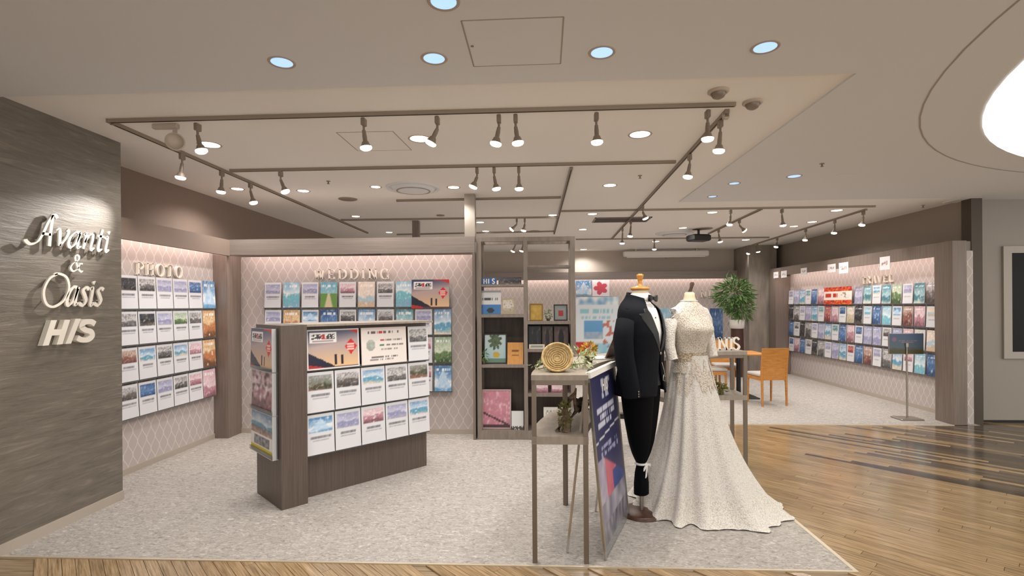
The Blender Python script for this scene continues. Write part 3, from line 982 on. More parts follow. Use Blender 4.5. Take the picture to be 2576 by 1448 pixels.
t = thing('wall_lettering', 'raised ivory letters PHOTO above the left flyer rack', 'lettering', (XP + 0.03, 4.55, 1.81), PI / 2)
caps_word('PHOTO', 0.115, 0.61, 0.025, t, T['ivory'])
t = thing('wall_lettering', 'raised ivory letters WEDDING above the middle flyer rack', 'lettering', (-2.62, 5.925, 1.825), 0)
caps_word('WEDDING', 0.115, 0.90, 0.025, t, T['ivory'])
t = thing('wall_lettering', 'raised letters TRAVEL above the right brochure wall', 'lettering', (5.37, 8.76, 1.82), -PI / 2)
caps_word('TRAVEL', 0.115, 0.74, 0.025, t, T['ivory'])
t = thing('wall_lettering', 'pale letters on the far back wall between the gown and the plant', 'lettering', (3.88, 12.34, 1.66), 0)
caps_word('NING', 0.16, 0.60, 0.02, t, T['ivory'])

# ------------------------------------------------------------------ prints
def mix(a, b, t):
    t = max(0.0, min(1.0, t))
    return tuple(a[i] + (b[i] - a[i]) * t for i in range(3))


def hx_(s):
    return tuple(int(s[i:i + 2], 16) / 255 for i in (0, 2, 4))


def fnoise(u, v, s, seed):
    return noise.noise(Vector((u * s + seed * 7.3, v * s + seed * 3.1, seed * 1.7))) * 0.5 + 0.5


PAL = {  # sky top, sky low, middle, ground, speckle
    'sea': ('5f9edb', 'cfe3f4', '3f9fd0', 'd9cbb0', 'ffffff'), 'lagoon': ('7cc5e8', 'e6f3f8', '5fc7dc', '6fb7d8', 'ffffff'),
    'town': ('cfd0d6', 'b9b4b4', '6f6662', '4a423f', 'e8e4e0'), 'mono': ('b5b2b2', 'd6d3d2', '6b6868', '413e3f', 'f0efee'),
    'lilac': ('9aa0cf', 'c7c6e4', '8d8fc4', 'a7a3c4', 'f3f0fa'), 'blue': ('2f5fa8', '5f8fd0', '3a6fb8', '284f8c', 'c9dcf4'),
    'brick': ('d9b8a6', 'c99f8c', '9a5548', '6f3a33', 'f0ddd2'), 'sunset': ('f0a860', 'f7cf8e', 'd97a3c', '7a4a2c', 'fff0d0'),
    'green': ('a9c8a0', 'd7e3c6', '5f8a48', '3c5c30', 'f3f0dc'), 'chapel': ('3f86cc', '8fc0ea', 'e8f0f8', '4f9fd8', 'ffffff'),
    'pink': ('e9b8c4', 'f3d4da', 'c97f92', '8f5462', 'fff0f3'), 'night': ('2a2f3c', '3c4250', '20232c', '5a5048', 'c9c0a8'),
    'forest': ('8fa0a0', '6f7f6a', '3c4a34', '9a5f48', 'e0d8cc'), 'teal': ('3a8fa8', '9fd0d8', '2f7f94', 'c9d8c8', 'ffffff'),
    'red': ('d84a4a', 'e87a6a', 'b83a3c', '7f2a2c', 'ffe8d8'), 'cream': ('f0e8d8', 'f6f0e4', 'd8c8a8', 'c9b890', 'a08858'),
    'peach': ('f3d9c0', 'f7e6d4', 'a9cfe0', 'e0b890', 'ffffff'), 'path': ('4fb4d8', '8fd0e0', '6f9a50', 'd9c8a8', 'f6f0e4'),
}
WORD = {'sea': 'a sea and beach photo', 'lagoon': 'a turquoise lagoon photo', 'town': 'a brown town photo', 'mono': 'a grey photo', 'lilac': 'a lilac sky photo',
        'blue': 'a deep blue photo', 'brick': 'a brick red photo', 'sunset': 'an orange sunset photo', 'green': 'a green garden photo', 'chapel': 'a white and blue photo',
        'pink': 'a pink photo', 'night': 'a dark evening photo', 'forest': 'a dark forest photo', 'teal': 'a teal sea photo', 'red': 'a red cover', 'cream': 'a cream cover',
        'peach': 'a peach sky photo', 'path': 'a beach path photo'}


def picture(kind, seed):
    p = [hx_(c) for c in PAL[kind]]
    hz = 0.42 + 0.2 * ((seed * 37) % 10) / 10

    def f(u, v):
        n = fnoise(u, v, 3.2, seed)
        n2 = fnoise(u, v, 8.0, seed + 11)
        if kind == 'path' and v < hz + .1:
            k = abs(u - 0.5) / (0.08 + 0.45 * (hz + .1 - v))
            return mix(p[3], p[2], (k - 0.6) * 3)
        if kind == 'chapel':
            k = abs(u - 0.5) / max(0.02, (0.9 - v) * 0.6)
            if 0.15 < v < 0.9 and k < 1.0:
                return mix(p[2], p[1], n2 * 0.9)
        d = v + (n - 0.5) * 0.35 - hz
        if d > 0:
            c = mix(p[1], p[0], d * 2.4)
            c = mix(c, p[4], (n2 - 0.58) * 3)
        elif d > -0.25:
            c = mix(p[1], p[2], -d * 14)
            c = mix(c, p[4], (n2 - 0.62) * 4)
        else:
            c = mix(p[2], p[3], (-d - 0.25) * 6)
            c = mix(c, p[4], (n2 - 0.66) * 4)
        if kind in ('town', 'mono', 'forest', 'brick', 'night'):
            c = mix(c, p[3], (fnoise(u, v, 12, seed + 5) - 0.5) * 2.2)
        n3 = fnoise(u, v, 17.0, seed + 23)
        c = mix(c, p[4] if n3 > .5 else p[3], abs(n3 - .5) * 0.9)
        g_ = sum(c) / 3
        return mix(c, (g_, g_, g_ * 1.02), 0.30)
    return f


PAPER = (0.885, 0.885, 0.905)


def flyer_print(kind, seed, full=False):
    pic = picture(kind, seed)
    r = random.Random(seed)
    l1, l2 = 0.10 + r.random() * .1, 0.12 + r.random() * .1

    def f(u, v):
        if full:
            c = pic(u, v)
            if full == 'title' and 0.80 < v < 0.9 and 0.1 < u < 0.9 and fnoise(u, 0, 30, seed) > 0.45:
                return mix(c, (1, 1, 1), .85)
            return c
        if 0.54 < v < 0.93 and 0.09 < u < 0.91:
            return pic((u - .09) / .82, (v - .54) / .39)
        if 0.405 < v < 0.445 and l1 < u < 1 - l1:
            return mix(PAPER, (0.35, 0.35, 0.38), 0.25 + 0.7 * fnoise(u, 0, 42, seed))
        if 0.33 < v < 0.36 and l2 < u < 1 - l2:
            return mix(PAPER, (0.5, 0.5, 0.52), 0.15 + 0.6 * fnoise(u, 1, 42, seed))
        return PAPER
    return f


def flyer(name, label, cat, loc, rz, w, h, fn, tilt=0.05, group=None, nu=22, nv=32, thick=0.004):
    mb = MB().sheet(w, h, thick, fn, nu, nv)
    return obj(name, mb, T['print'], None, loc, (-tilt, 0, rz), label=label, cat=cat, group=group)


ORD = ['first', 'second', 'third', 'fourth', 'fifth', 'sixth', 'seventh', 'eighth', 'ninth', 'tenth', 'eleventh', 'twelfth', 'thirteenth', 'fourteenth', 'fifteenth', 'sixteenth', 'seventeenth', 'eighteenth', 'nineteenth']
ROWN = ['top', 'second', 'third', 'bottom']
ROWZ = [1.495, 1.170, 0.843, 0.512]        # underside of each row of pockets


def rack(label, loc, rz, length, rows=ROWZ, ends=True, pitch=0.225, dep=0.045, start=0.0):
    t = thing('brochure_rack', label, 'rack', loc, rz)
    for z in rows:
        obj('rail', bx(start, length, 0.008, dep, z - 0.012, z - 0.002), T['edge_grey'], t)
        obj('pocket_lip', bx(start, length, 0.0, 0.004, z - 0.012, z + 0.012), T['acrylic'], t)
    n = int(round((length - start) / pitch))
    for k in range(n + 1):
        x = min(start + k * pitch, length - 0.004)
        obj('divider', bx(x, x + 0.003, 0.012, dep, rows[-1] - 0.01, rows[0] + 0.27), T['lip'], t)
    return t


# PHOTO wall : 4 rows x 6
rack('pale brochure rack with four rows on the PHOTO wall', (XP + 0.055, 4.30, 0), PI / 2, 1.36)
KP = [['night', 'mono', 'lilac', 'lilac', 'blue', 'chapel'], ['mono', 'night', 'lilac', 'green', 'mono', 'sunset'],
      ['brick', 'sea', 'mono', 'sea', 'pink', 'sunset'], ['town', 'blue', 'lilac', 'mono', 'pink', 'pink']]
for r in range(4):
    for c_ in range(6):
        k = KP[r][c_]
        full = 'title' if c_ == 5 else False
        lab = ('poster-like flyer filled by ' if full else 'white flyer with ') + WORD[k] + ', %s row, %s on PHOTO wall' % (ROWN[r], ORD[c_])
        flyer('flyer', lab, 'flyer', (XP + 0.058, 4.312 + c_ * 0.2265, ROWZ[r]), PI / 2, 0.215, 0.30, flyer_print(k, 10 + r * 6 + c_, full), 0.05, 'flyers on the PHOTO wall')

# WEDDING wall
rack('brochure rack with four rows on the WEDDING wall', (-3.225, 5.915, 0), 0, 2.24, pitch=0.224)
KW = [['lilac', 'lagoon', 'lilac', 'path', 'pink', 'peach', 'mono', 'lagoon'], ['lilac', 'sunset', 'chapel', 'blue', 'mono', 'sea', 'town', 'teal', 'lilac', 'sea'],
      [None] * 7 + ['sea', 'pink', 'green'], [None] * 7 + ['teal', 'pink', 'chapel']]
KWF = [[0, 1, 0, 1, 0, 1, 0, 1], [0, 1, 0, 1, 0, 1, 0, 1, 0, 1], [0] * 7 + [1, 0, 1], [0] * 7 + [1, 0, 1]]
for r in range(4):
    for c_, k in enumerate(KW[r]):
        if not k:
            continue
        f = KWF[r][c_]
        lab = ('full-picture flyer showing ' if f else 'white flyer with ') + WORD[k] + ', %s row, %s from left on WEDDING wall' % (ROWN[r], ORD[c_])
        flyer('flyer', lab, 'flyer', (-3.212 + c_ * 0.2245, 5.908, ROWZ[r]), 0, 0.198, 0.297, flyer_print(k, 60 + r * 10 + c_, 'title' if f else False), 0.05, 'flyers on the WEDDING wall')


def campaign(u, v, framed=False):
    """dusk poster: dark blue sky, red corner bands, white caption box, couple on a hill, red diamond"""
    c = mix(hx_('e8b98a'), hx_('b9a6a4'), v * 1.7)
    c = mix(c, hx_('3c4668'), (v - 0.62) * 2.6 - (u - .5) * .5)
    c = mix(c, hx_('efd0a0'), (0.5 - v) * 1.2 * u)
    if v < 0.42 - 0.75 * u + 0.05 * fnoise(u, v, 9, 3):
        c = hx_('23263a')
    if v < 0.13 - 0.25 * u:
        c = hx_('b83330')
    if v > 1.36 - 0.5 * u or v > 0.965 and u > .6:
        c = hx_('c9302c')
    if v < 0.05 and u > 0.3:
        c = hx_('5a3a3c')
    if abs(u - 0.535) < 0.02 and 0.1 < v < 0.36 or abs(u - 0.655) < 0.02 and 0.1 < v < 0.34:
        c = hx_('2a2430')
    if abs(u - 0.835) / 0.125 + abs(v - 0.54) / 0.21 < 1:
        c = hx_('d62a2c')
        if abs(u - 0.835) < 0.07 and (abs(v - 0.60) < 0.02 or abs(v - 0.53) < 0.02 or abs(v - .47) < .015):
            c = hx_('f6c8c0')
    if 0.05 < u < 0.56 and 0.66 < v < 0.92:
        c = (0.95, 0.94, 0.94)
        if 0.74 < v < 0.87 and 0.08 < u < 0.53 and fnoise(u, v, 34, 5) > 0.40:
            c = hx_('b8343a') if 0.26 < u < 0.36 else hx_('3a3a40')
        if 0.69 < v < .72 and .1 < u < .5:
            c = hx_('b0a0a0')
    if framed and (u < .02 or u > .98 or v < .03 or v > .97):
        c = (.92, .91, .92)
    return c


def campaign_sheet(label, loc, rz, w, h, parent=None, tilt=0.05):
    return flyer('campaign_poster', label, 'poster', loc, rz, w, h, (lambda u, v: campaign(u, v, True)) if rz else campaign, tilt, None, 64, 46, 0.005)


campaign_sheet('campaign poster with red diamond at the right end of the WEDDING wall', (-1.452, 5.895, 1.475), 0, 0.44, 0.335)

# ------------------------------------------------------------------ freestanding brochure kiosk
KA = math.radians(47.5)
kio = thing('brochure_kiosk', 'taupe freestanding brochure kiosk standing at an angle on the carpet', 'display kiosk', (-1.883, 3.687, 0.004), KA)
KM = Matrix.Translation((-1.883, 3.687, 0.004)) @ Matrix.Rotation(KA, 4, 'Z')
obj('end_post', bx(0, 0.195, 0, 0.515, 0, 1.36), T['kiosk'], kio)
obj('body', bx(0.195, 1.37, 0.115, 0.40, 0, 1.345), T['kiosk'], kio)
obj('top_board', bx(0.195, 1.37, 0.0, 0.515, 1.345, 1.362), T['tabletop'], kio)
kz = [1.003, 0.672, 0.342]
for z in kz:
    obj('rail', bx(0.205, 1.365, 0.06, 0.115, z - 0.012, z - 0.002), T['edge_grey'], kio)
    obj('pocket_lip', bx(0.205, 1.365, 0.056, 0.060, z - 0.012, z + 0.014), T['acrylic'], kio)


def kloc(x, y, z):
    return KM @ Vector((x, y, z))


campaign_sheet('campaign poster with red diamond on the front of the kiosk', kloc(0.215, 0.045, kz[0]), KA, 0.44, 0.315)


def notice(u, v):
    c = (0.93, 0.90, 0.88)
    if 0.83 < v < 0.89 and .1 < u < .9 and fnoise(u, 0, 30, 2) > .45:
        c = hx_('c03a48') if .3 < u < .5 else hx_('6a5a5c')
    if (u - .2) ** 2 / .010 + (v - .52) ** 2 / .022 < 1:
        c = mix(hx_('8a948c'), hx_('d0d4cc'), fnoise(u, v, 14, 4))
    for zc, col, a, b in ((.64, 'c8484e', .38, .52), (.64, '8a8080', .54, .9), (.52, '4a7a60', .38, .5), (.52, '8a8080', .5, .92), (.40, '9a9290', .42, .8), (.2, '7a7070', .2, .8), (.12, '9a9290', .14, .7)):
        if abs(v - zc) < .025 and a < u < b and fnoise(u, zc * 9, 34, 6) > .4:
            c = hx_(col)
    if u < .012 or u > .988 or v < .015 or v > .985:
        c = hx_('e8c8c0')
    return c


flyer('notice_poster', 'cream notice poster beside the campaign poster on the kiosk', 'poster', kloc(0.675, 0.045, kz[0]), KA, 0.44, 0.315, notice, 0.05, None, 60, 44, 0.005)
flyer('flyer', 'lone white flyer with a grey photo at the right of the kiosk top row', 'flyer', kloc(1.135, 0.045, kz[0]), KA, 0.215, 0.31, flyer_print('mono', 200), 0.05, 'flyers on the kiosk')
KK = [['forest', 'town', 'sea', 'mono', 'forest'], ['chapel', 'lilac', 'pink', 'lilac', 'sea']]
for r in range(2):
    for c_, k in enumerate(KK[r]):
        flyer('flyer', 'white flyer with %s, %s kiosk row, %s from left' % (WORD[k], ('middle', 'bottom')[r], ORD[c_]), 'flyer',
              kloc(0.212 + c_ * 0.231, 0.045, kz[r + 1]), KA, 0.222, 0.312, flyer_print(k, 210 + r * 5 + c_), 0.05, 'flyers on the kiosk')


def festive(u, v):
    c = picture('pink', 31)(u, v)
    c = mix(c, hx_('6a5250'), (fnoise(u, v, 9, 8) - .45) * 3)
    if u < .04 or u > .96 or v < .04 or v > .96:
        c = hx_('d8cfc8')
    return c


def tropic(u, v):
    if v < .14:
        return hx_('d8c832')
    if v < .44:
        c = (.93, .93, .93)
        if .18 < v < .4 and .15 < u < .85:
            c = mix(hx_('30343c'), hx_('cfd0d0'), fnoise(u, v, 10, 3))
        return c
    c = picture('sea', 5)(u, (v - .44) / .56)
    if v < .62:
        c = mix(c, hx_('8a5a4c'), fnoise(u, v, 11, 9))
    return c


# wide acrylic holders on the end of the kiosk (facing the left front)
for i, (z, fn, lab) in enumerate([(1.02, campaign, 'landscape campaign poster in the top holder on the kiosk end'), (0.70, festive, 'brownish pink poster in the middle holder on the kiosk end'), (0.375, tropic, 'beach leaflet with yellow band in the lowest holder on the kiosk end')]):
    t = thing('wide_holder', ('uppermost', 'middle', 'lowest')[i] + ' clear holder fixed to the narrow kiosk end', 'brochure holder', kloc(-0.002, 0.055, z), KA)
    obj('back_plate', bx(-0.012, -0.0, 0.0, 0.50, -0.01, 0.315), T['acrylic'], t)
    obj('front_lip', bx(-0.042, -0.040, 0.0, 0.50, -0.01, 0.02), T['acrylic'], t)
    obj('bottom', bx(-0.042, 0.0, 0.0, 0.50, -0.014, -0.01), T['lip'], t)
    obj('side', bx(-0.042, -0.012, 0.0, 0.003, -0.01, 0.315), T['lip'], t)
    flyer('end_poster', lab, 'poster', kloc(-0.036, 0.545, z - 0.005), KA - PI / 2, 0.47, 0.315, fn, 0.03, None, 56, 44, 0.005)

# ------------------------------------------------------------------ TRAVEL wall
rack('long brochure rack with four rows on the TRAVEL wall', (5.345, 11.17, 0), -PI / 2, 4.30, pitch=0.2263)
rt = random.Random(11)
kinds_l = ['lilac', 'mono', 'blue', 'lilac', 'night', 'pink', 'sea', 'mono', 'blue', 'teal']
kinds_r = [['teal', 'sea', 'teal', 'green', 'lilac', 'teal', 'town', 'green'], ['lagoon', 'blue', 'lagoon', 'chapel', 'brick', 'pink', 'peach', 'sea'],
           ['lilac', 'lilac', 'mono', 'lilac', 'pink', 'cream', 'peach', 'cream'], ['brick', 'lilac', 'mono', 'sea', 'pink', 'lagoon', 'blue', 'sea']]
for r in range(4):
    for c_ in range(19):
        if r == 0 and 6 <= c_ <= 9:
            continue
        if c_ >= 11:
            k = kinds_r[r][c_ - 11]
        else:
            k = 'red' if (r, c_) in ((1, 6), (3, 9)) else 'cream' if (r, c_) in ((1, 9),) else kinds_l[(c_ * 3 + r * 4) % 10]
        f = (c_ + r) % 3 != 0
        lab = ('full-picture brochure with ' if f else 'white brochure with ') + WORD[k] + ', %s row, %s from left on TRAVEL wall' % (ROWN[r], ORD[c_])
        flyer('brochure', lab, 'brochure', (5.342, 11.162 - c_ * 0.2263, ROWZ[r]), -PI / 2, 0.195, 0.285, flyer_print(k, 300 + r * 19 + c_, 'title' if f else False), 0.06, 'brochures on the TRAVEL wall', 14, 20, 0.012)


def red_banner(u, v):
    if .26 < v < .74:
        c = (.95, .92, .88)
        if .4 < v < .62 and .06 < u < .55 and fnoise(u, 0, 26, 4) > .42:
            c = hx_('c8382c')
        if .36 < v < .66 and .62 < u < .95 and fnoise(u, v, 12, 5) > .6:
            c = hx_('a08a80')
        return c
    n = fnoise(u, v, 16, 6)
    return mix(mix(hx_('d83a2a'), hx_('e8a040'), (n - .5) * 4), hx_('5a3a50'), (.42 - n) * 5)


flyer('banner_poster', 'wide red and white banner poster in the top TRAVEL row', 'poster', (5.325, 9.79, 1.485), -PI / 2, 0.84, 0.31, red_banner, 0.04, None, 60, 26)
for i, (px, py, w, h) in enumerate([(1952, 696, .22, .13), (1972, 692, .24, .14), (2022, 686, .22, .13), (2092, 680, .24, .14), (2122, 674, .26, .18), (2226, 661, .22, .19)]):
    p = at(px, py, x=5.085)
    pr_ = (lambda s_: (lambda u, v: hx_('b08a80') if .35 < v < .65 and .2 < u < .8 and fnoise(u, v, 13, s_) > .5 else (.94, .93, .94)))(i)
    flyer('header_card', ['leftmost', 'second', 'third', 'fourth', 'fifth', 'rightmost'][i] + ' small white card hanging from the TRAVEL header', 'sign card', (5.084, p.y + w / 2, 2.20 - h - 0.02), -PI / 2, w, h, pr_, 0.0, 'cards on the TRAVEL header', 14, 10)
# floor sign before the TRAVEL wall
t = thing('sign_stand', 'slim floor sign with dusky landscape board before the TRAVEL wall', 'sign stand', (4.77, 6.86, 0.004))
obj('base_plate', bx(-0.14, 0.14, -0.11, 0.11, 0, 0.018, bev=0.005), T['steel'], t)
obj('pole', MB().tube([(0, 0, 0.018), (0, 0, 0.98)], 0.011), T['steel'], t)


def dusky(u, v):
    c = mix(hx_('5a6a70'), hx_('4a6288'), v)
    c = mix(c, hx_('4c4a2c'), (.28 - v + .1 * fnoise(u, v, 9, 2)) * 6)
    if .62 < v < .68 and .28 < u < .82 or .54 < v < .58 and .35 < u < .75:
        c = mix(c, hx_('b08a88'), .7 * (fnoise(u, v, 40, 2) > .4))
    if (u - .15) ** 2 / .004 + (v - .72) ** 2 / .012 < 1:
        c = hx_('8a6a80')
    if abs(u - .5) < .02 and .1 < v < .26:
        c = hx_('1a1a1c')
    return c


b = obj('sign_board', bx(-0.22, 0.22, 0.012, 0.022, 0.835, 1.105), T['steel'], t)
obj('printed_sheet', MB().sheet(0.43, 0.26, 0.004, dusky, 40, 26), T['print'], t, (-0.215, 0.006, 0.84))
obj('clamp', bx(-0.015, 0.015, -0.012, 0.008, 0.93, 0.98), T['steel'], t)
# monitor in the grey wall
t = thing('wall_monitor', 'switched-off black display in a pale frame on the grey wall', 'display', (5.81, 6.70, 0.80))
obj('frame', MB().box(0, 0.10, -0.03, 0, 0, 1.40).box(0.10, 1.0, -0.03, 0, 0, 0.085).box(0.10, 1.0, -0.03, 0, 1.315, 1.40).box(1.0, 1.1, -0.03, 0, 0, 1.40), mat('pale_grey_frame', 'a69f97', 0.5), t)
obj('screen', bx(0.10, 1.0, -0.012, -0.001, 0.085, 1.315), T['screen'], t)

# ------------------------------------------------------------------ open bookcase
BC = thing('bookcase', 'tall open taupe bookcase right of the WEDDING cabinet', 'bookcase', (-0.67, 5.72, 0.004))
D = 0.32
for x0, x1 in ((0, 0.05), (0.525, 0.567), (1.045, 1.097)):
    obj('upright', MB().box(x0, x1, 0, 0.045, 0.10, 2.215).box(x0, x1, D - 0.045, D, 0.10, 2.215), T['shelf'], BC)
obj('top_frame', MB().box(0, 1.097, 0, 0.045, 2.215, 2.262).box(0, 1.097, D - 0.045, D, 2.215, 2.262).box(0, 0.05, 0.045, D - 0.045, 2.215, 2.262).box(1.047, 1.097, 0.045, D - 0.045, 2.215, 2.262).box(0.525, 0.567, 0.045, D - 0.045, 2.215, 2.262), T['shelf'], BC)
obj('plinth', bx(0, 1.097, 0, D, 0, 0.10), T['shelf'], BC)
for x0, x1, zt, th in ((0.05, 0.525, 1.735, .022), (0.05, 0.525, 1.400, .035), (0.05, 0.525, 0.838, .035), (0.567, 1.045, 1.945, .022), (0.567, 1.045, 1.322, .035), (0.567, 1.045, 1.012, .035), (0.567, 1.045, 0.515, .035)):
    obj('shelf', bx(x0, x1, 0.005, D, zt - th, zt), T['shelf'], BC)
obj('back_panel', bx(0.05, 0.525, D - 0.012, D, 0.10, 1.365), T['shelf_back'], BC)
obj('back_panel', bx(0.567, 1.045, D - 0.012, D, 0.10, 1.287), T['shelf_back'], BC)
obj('side_panel', bx(0.0, 0.018, 0.045, D - 0.045, 0.10, 1.365), T['shelf'], BC)
obj('divider', bx(0.535, 0.557, 0.045, D - 0.045, 0.10, 1.365), T['shelf'], BC)
obj('side_panel', bx(1.079, 1.097, 0.045, D - 0.045, 0.10, 1.287), T['shelf'], BC)


def bpos(px, zs, y=5.80):
    p = at(px, 800, y=y)
    return (p.x, y, zs + 0.004)


def frame(name, label, cat, px0, px1, zs, h, fn, mt, tilt=0.12, fw=0.012, y=5.82, mat_paper=None):
    x0, x1 = bpos(px0, zs, y)[0], bpos(px1, zs, y)[0]
    w = x1 - x0
    t = thing(name, label, cat, (x0, y, zs + 0.004))
    M = Matrix.Rotation(-tilt, 4, 'X')
    obj('frame', MB().box(0, w, -0.012, 0.006, 0, fw, M=M).box(0, w, -0.012, 0.006, h - fw, h, M=M).box(0, fw, -0.012, 0.006, fw, h - fw, M=M).box(w - fw, w, -0.012, 0.006, fw, h - fw, M=M), mt, t)
    obj('picture', MB().sheet(w - 2 * fw, h - 2 * fw, 0.004, fn, 24, 30, M=M @ Matrix.Translation((fw, -0.004, fw))), T['print'], t)
    obj('easel_leg', MB().box(w / 2 - 0.012, w / 2 + 0.012, 0.0, 0.003, 0.0, h * 0.8, M=Matrix.Translation((0, 0.05 + math.sin(tilt) * h * .5, 0)) @ Matrix.Rotation(0.12, 4, 'X')), mt, t)
    return t


def palm(u, v):
    c = mix(hx_('a8c8d0'), hx_('c8d8d8'), v)
    a = math.atan2(v - .78, u - .5)
    if ((u - .5) ** 2 + (v - .78) ** 2) ** .5 < .34 * (.55 + .45 * abs(math.sin(a * 4.5))):
        c = mix(hx_('3a4a38'), hx_('6a7a58'), fnoise(u, v, 9, 1))
    if (u - .55) ** 2 / .03 + (v - .28) ** 2 / .012 < 1:
        c = hx_('c8a838')
    if v < .16:
        c = hx_('6a8a78')
    return c


def blossom(u, v):
    c = mix(hx_('d890a0'), hx_('b87888'), fnoise(u, v, 7, 4))
    c = mix(c, hx_('f0c8d0'), (fnoise(u, v, 14, 5) - .55) * 3)
    if abs(v - (.40 - .35 * u)) < .03 or v < .1:
        c = hx_('4a2a30')
    return c


def board_wb(u, v):
    if v < .42:
        c = hx_('4a86c8')
        if (u - .5) ** 2 / .03 + (v - .16) ** 2 / .012 < 1:
            c = hx_('2a3a3c')
        return c
    c = (.92, .92, .93)
    if .6 < v < .68 and .08 < u < .85 and fnoise(u, 0, 26, 3) > .48:
        c = hx_('4a4a50')
    if v > .9:
        c = hx_('b8bcc4')
    return c


blk = mat('black_frame', '1c1916', 0.4)
gold = mat('gold_frame', '8a6a28', 0.35, 0.5)
pinkf = mat('pale_pink_frame', 'c8b0b0', 0.5)
white_c = lambda u, v: (.93, .93, .92)
t = thing('letter_block', 'small blue and white company lettering block on the highest bookcase shelf', 'sign', (-0.615, 5.76, 1.739))
obj('plate', bx(0, 0.165, 0, 0.03, 0, 0.075), mat('blue_plate', '2c5f9e', 0.4), t)
for k, ch in enumerate('HIS'):
    mb = MB()
    _, V, Hs, Cs = caps(ch)
    if ch == 'S':
        pen(mb, [(x_ * .05, z_ * .055) for x_, z_ in Cs[0]], .010, .012, 0, .004)
    else:
        for s_ in V:
            pen(mb, [(x_ * .05, z_ * .055) for x_, z_ in s_], .012, .012, 0, .004, False)
        if ch == 'H':
            pen(mb, [(.008, .028), (.036, .028)], .010, .010, 0, .004, False)
    obj('letter', mb, T['white'], t, (0.015 + k * 0.052 - (0.006 if ch == 'S' else 0), -0.004, 0.010))
flyer('photo_strip', 'dark photo strip lying beside the blue lettering block', 'photo', (-0.43, 5.77, 1.739), 0, 0.26, 0.085, picture('night', 7), 0.3, None, 24, 8)
flyer('info_board', 'white and blue info board on the upper left bookcase shelf', 'board', bpos(1208, 1.400), 0, 0.235, 0.27, board_wb, 0.1, None, 24, 28, 0.006)
frame('picture_frame', 'cream framed calendar beside the white and blue board', 'picture frame', 1263, 1296, 1.400, 0.18, picture('cream', 3), mat('cream_frame', 'c8b898', .5))
frame('picture_frame', 'black framed palm tree poster in the left bookcase cell', 'picture frame', 1216, 1274, 0.838, 0.34, palm, blk, .14)
t = obj('wooden_board', MB().sheet(0.18, 0.245, 0.012, lambda u, v: mix(hx_('c88a44'), hx_('dca45c'), fnoise(u * 4, v, 6, 2)) if not (.25 < u < .7 and (abs(v - .62) < .03 or abs(v - .4) < .025)) else hx_('7a4a20'), 16, 22), T['print'], None, (-0.335, 5.765, 0.842), (-0.16, 0, -0.06), label='honey coloured wooden board leaning beside the palm poster', cat='board')
frame('picture_frame', 'large pink blossom picture at the bottom of the bookcase', 'picture frame', 1211, 1284, 0.10, 0.44, blossom, pinkf, .10)
flyer('card', 'small white card standing right of the pink blossom picture', 'card', bpos(1285, 0.10, 5.76), 0, 0.135, 0.21, lambda u, v: hx_('4a423c') if v < .2 and fnoise(u, v, 9, 2) > .4 else (.86, .87, .87), 0.1)
frame('picture_frame', 'gold yellow picture frame on the upper right bookcase shelf', 'picture frame', 1332, 1366, 1.322, 0.195, lambda u, v: mix(hx_('b89030'), hx_('d8b860'), fnoise(u, v, 4, 6)), gold)
frame('picture_frame', 'black frame with red and grey picture beside the tiny tree', 'picture frame', 1393, 1428, 1.322, 0.185, lambda u, v: hx_('a8282c') if .3 < u < .75 and .25 < v < .65 else hx_('8a9494'), blk)


def leaves(n, cen, rad, size, seed, aspect=3.0, droop=0.3):
    r = random.Random(seed)
    mb = MB()
    for _ in range(n):
        while True:
            d = Vector((r.uniform(-1, 1), r.uniform(-1, 1), r.uniform(-1, 1)))
            if 0.05 < d.length < 1:
                break
        p = Vector(cen) + Vector((d.x * rad[0], d.y * rad[1], d.z * rad[2]))
        ax = (d.normalized() + Vector((r.uniform(-.6, .6), r.uniform(-.6, .6), r.uniform(-.5, .5) - droop))).normalized()
        s = size * r.uniform(.6, 1.3)
        sd = ax.cross(Vector((r.uniform(-1, 1), r.uniform(-1, 1), r.uniform(-1, 1)))).normalized() * (s / aspect / 2)
        up = ax.cross(sd).normalized() * s * .08
        mb.add([p, p + ax * s * .45 + sd + up, p + ax * s * .45 - sd + up, p + ax * s - up * 1.5, p + ax * s * .45 + up * 0.2], [(0, 1, 4), (0, 4, 2), (1, 3, 4), (4, 3, 2)], smooth=False)
    return mb


t = thing('tiny_tree', 'tiny green ornamental tree between two small frames in the bookcase', 'ornament', (0.13, 5.80, 1.326))
obj('pot', MB().lathe([(.018, 0), (.024, .03), (.02, .03)], 12), T['terracotta'], t)
obj('foliage', leaves(60, (0, 0, .075), (.035, .03, .045), .03, 5), T['leaf'], t)
t = thing('tiny_plant', 'tiny leafy plant at the left edge of the palm poster', 'plant', (-0.60, 5.755, 0.842))
obj('pot', MB().lathe([(.02, 0), (.026, .04), (.02, .04)], 12), T['terracotta'], t)
obj('foliage', leaves(40, (0, 0, .10), (.025, .03, .06), .045, 6), T['leaf'], t)
for i, (a, b_, k) in enumerate(((1329, 1361, '16161c'), (1363, 1391, '4a3c34'), (1393, 1430, '5a4844'))):
    kk = hx_(k)
    frame('picture_frame', 'dark portrait photo, %s of three in the right bookcase cell' % ('left', 'middle', 'right')[i], 'picture frame', a, b_, 1.012, 0.25,
          (lambda kk: lambda u, v: mix(mix(kk, hx_('8a7a74'), (fnoise(u, v, 5, 3) - .6) * 3), hx_('0c0c10'), 2.5 - ((u - .5) ** 2 / .02 + (v - .45) ** 2 / .09)))(kk), blk, .06, .006)
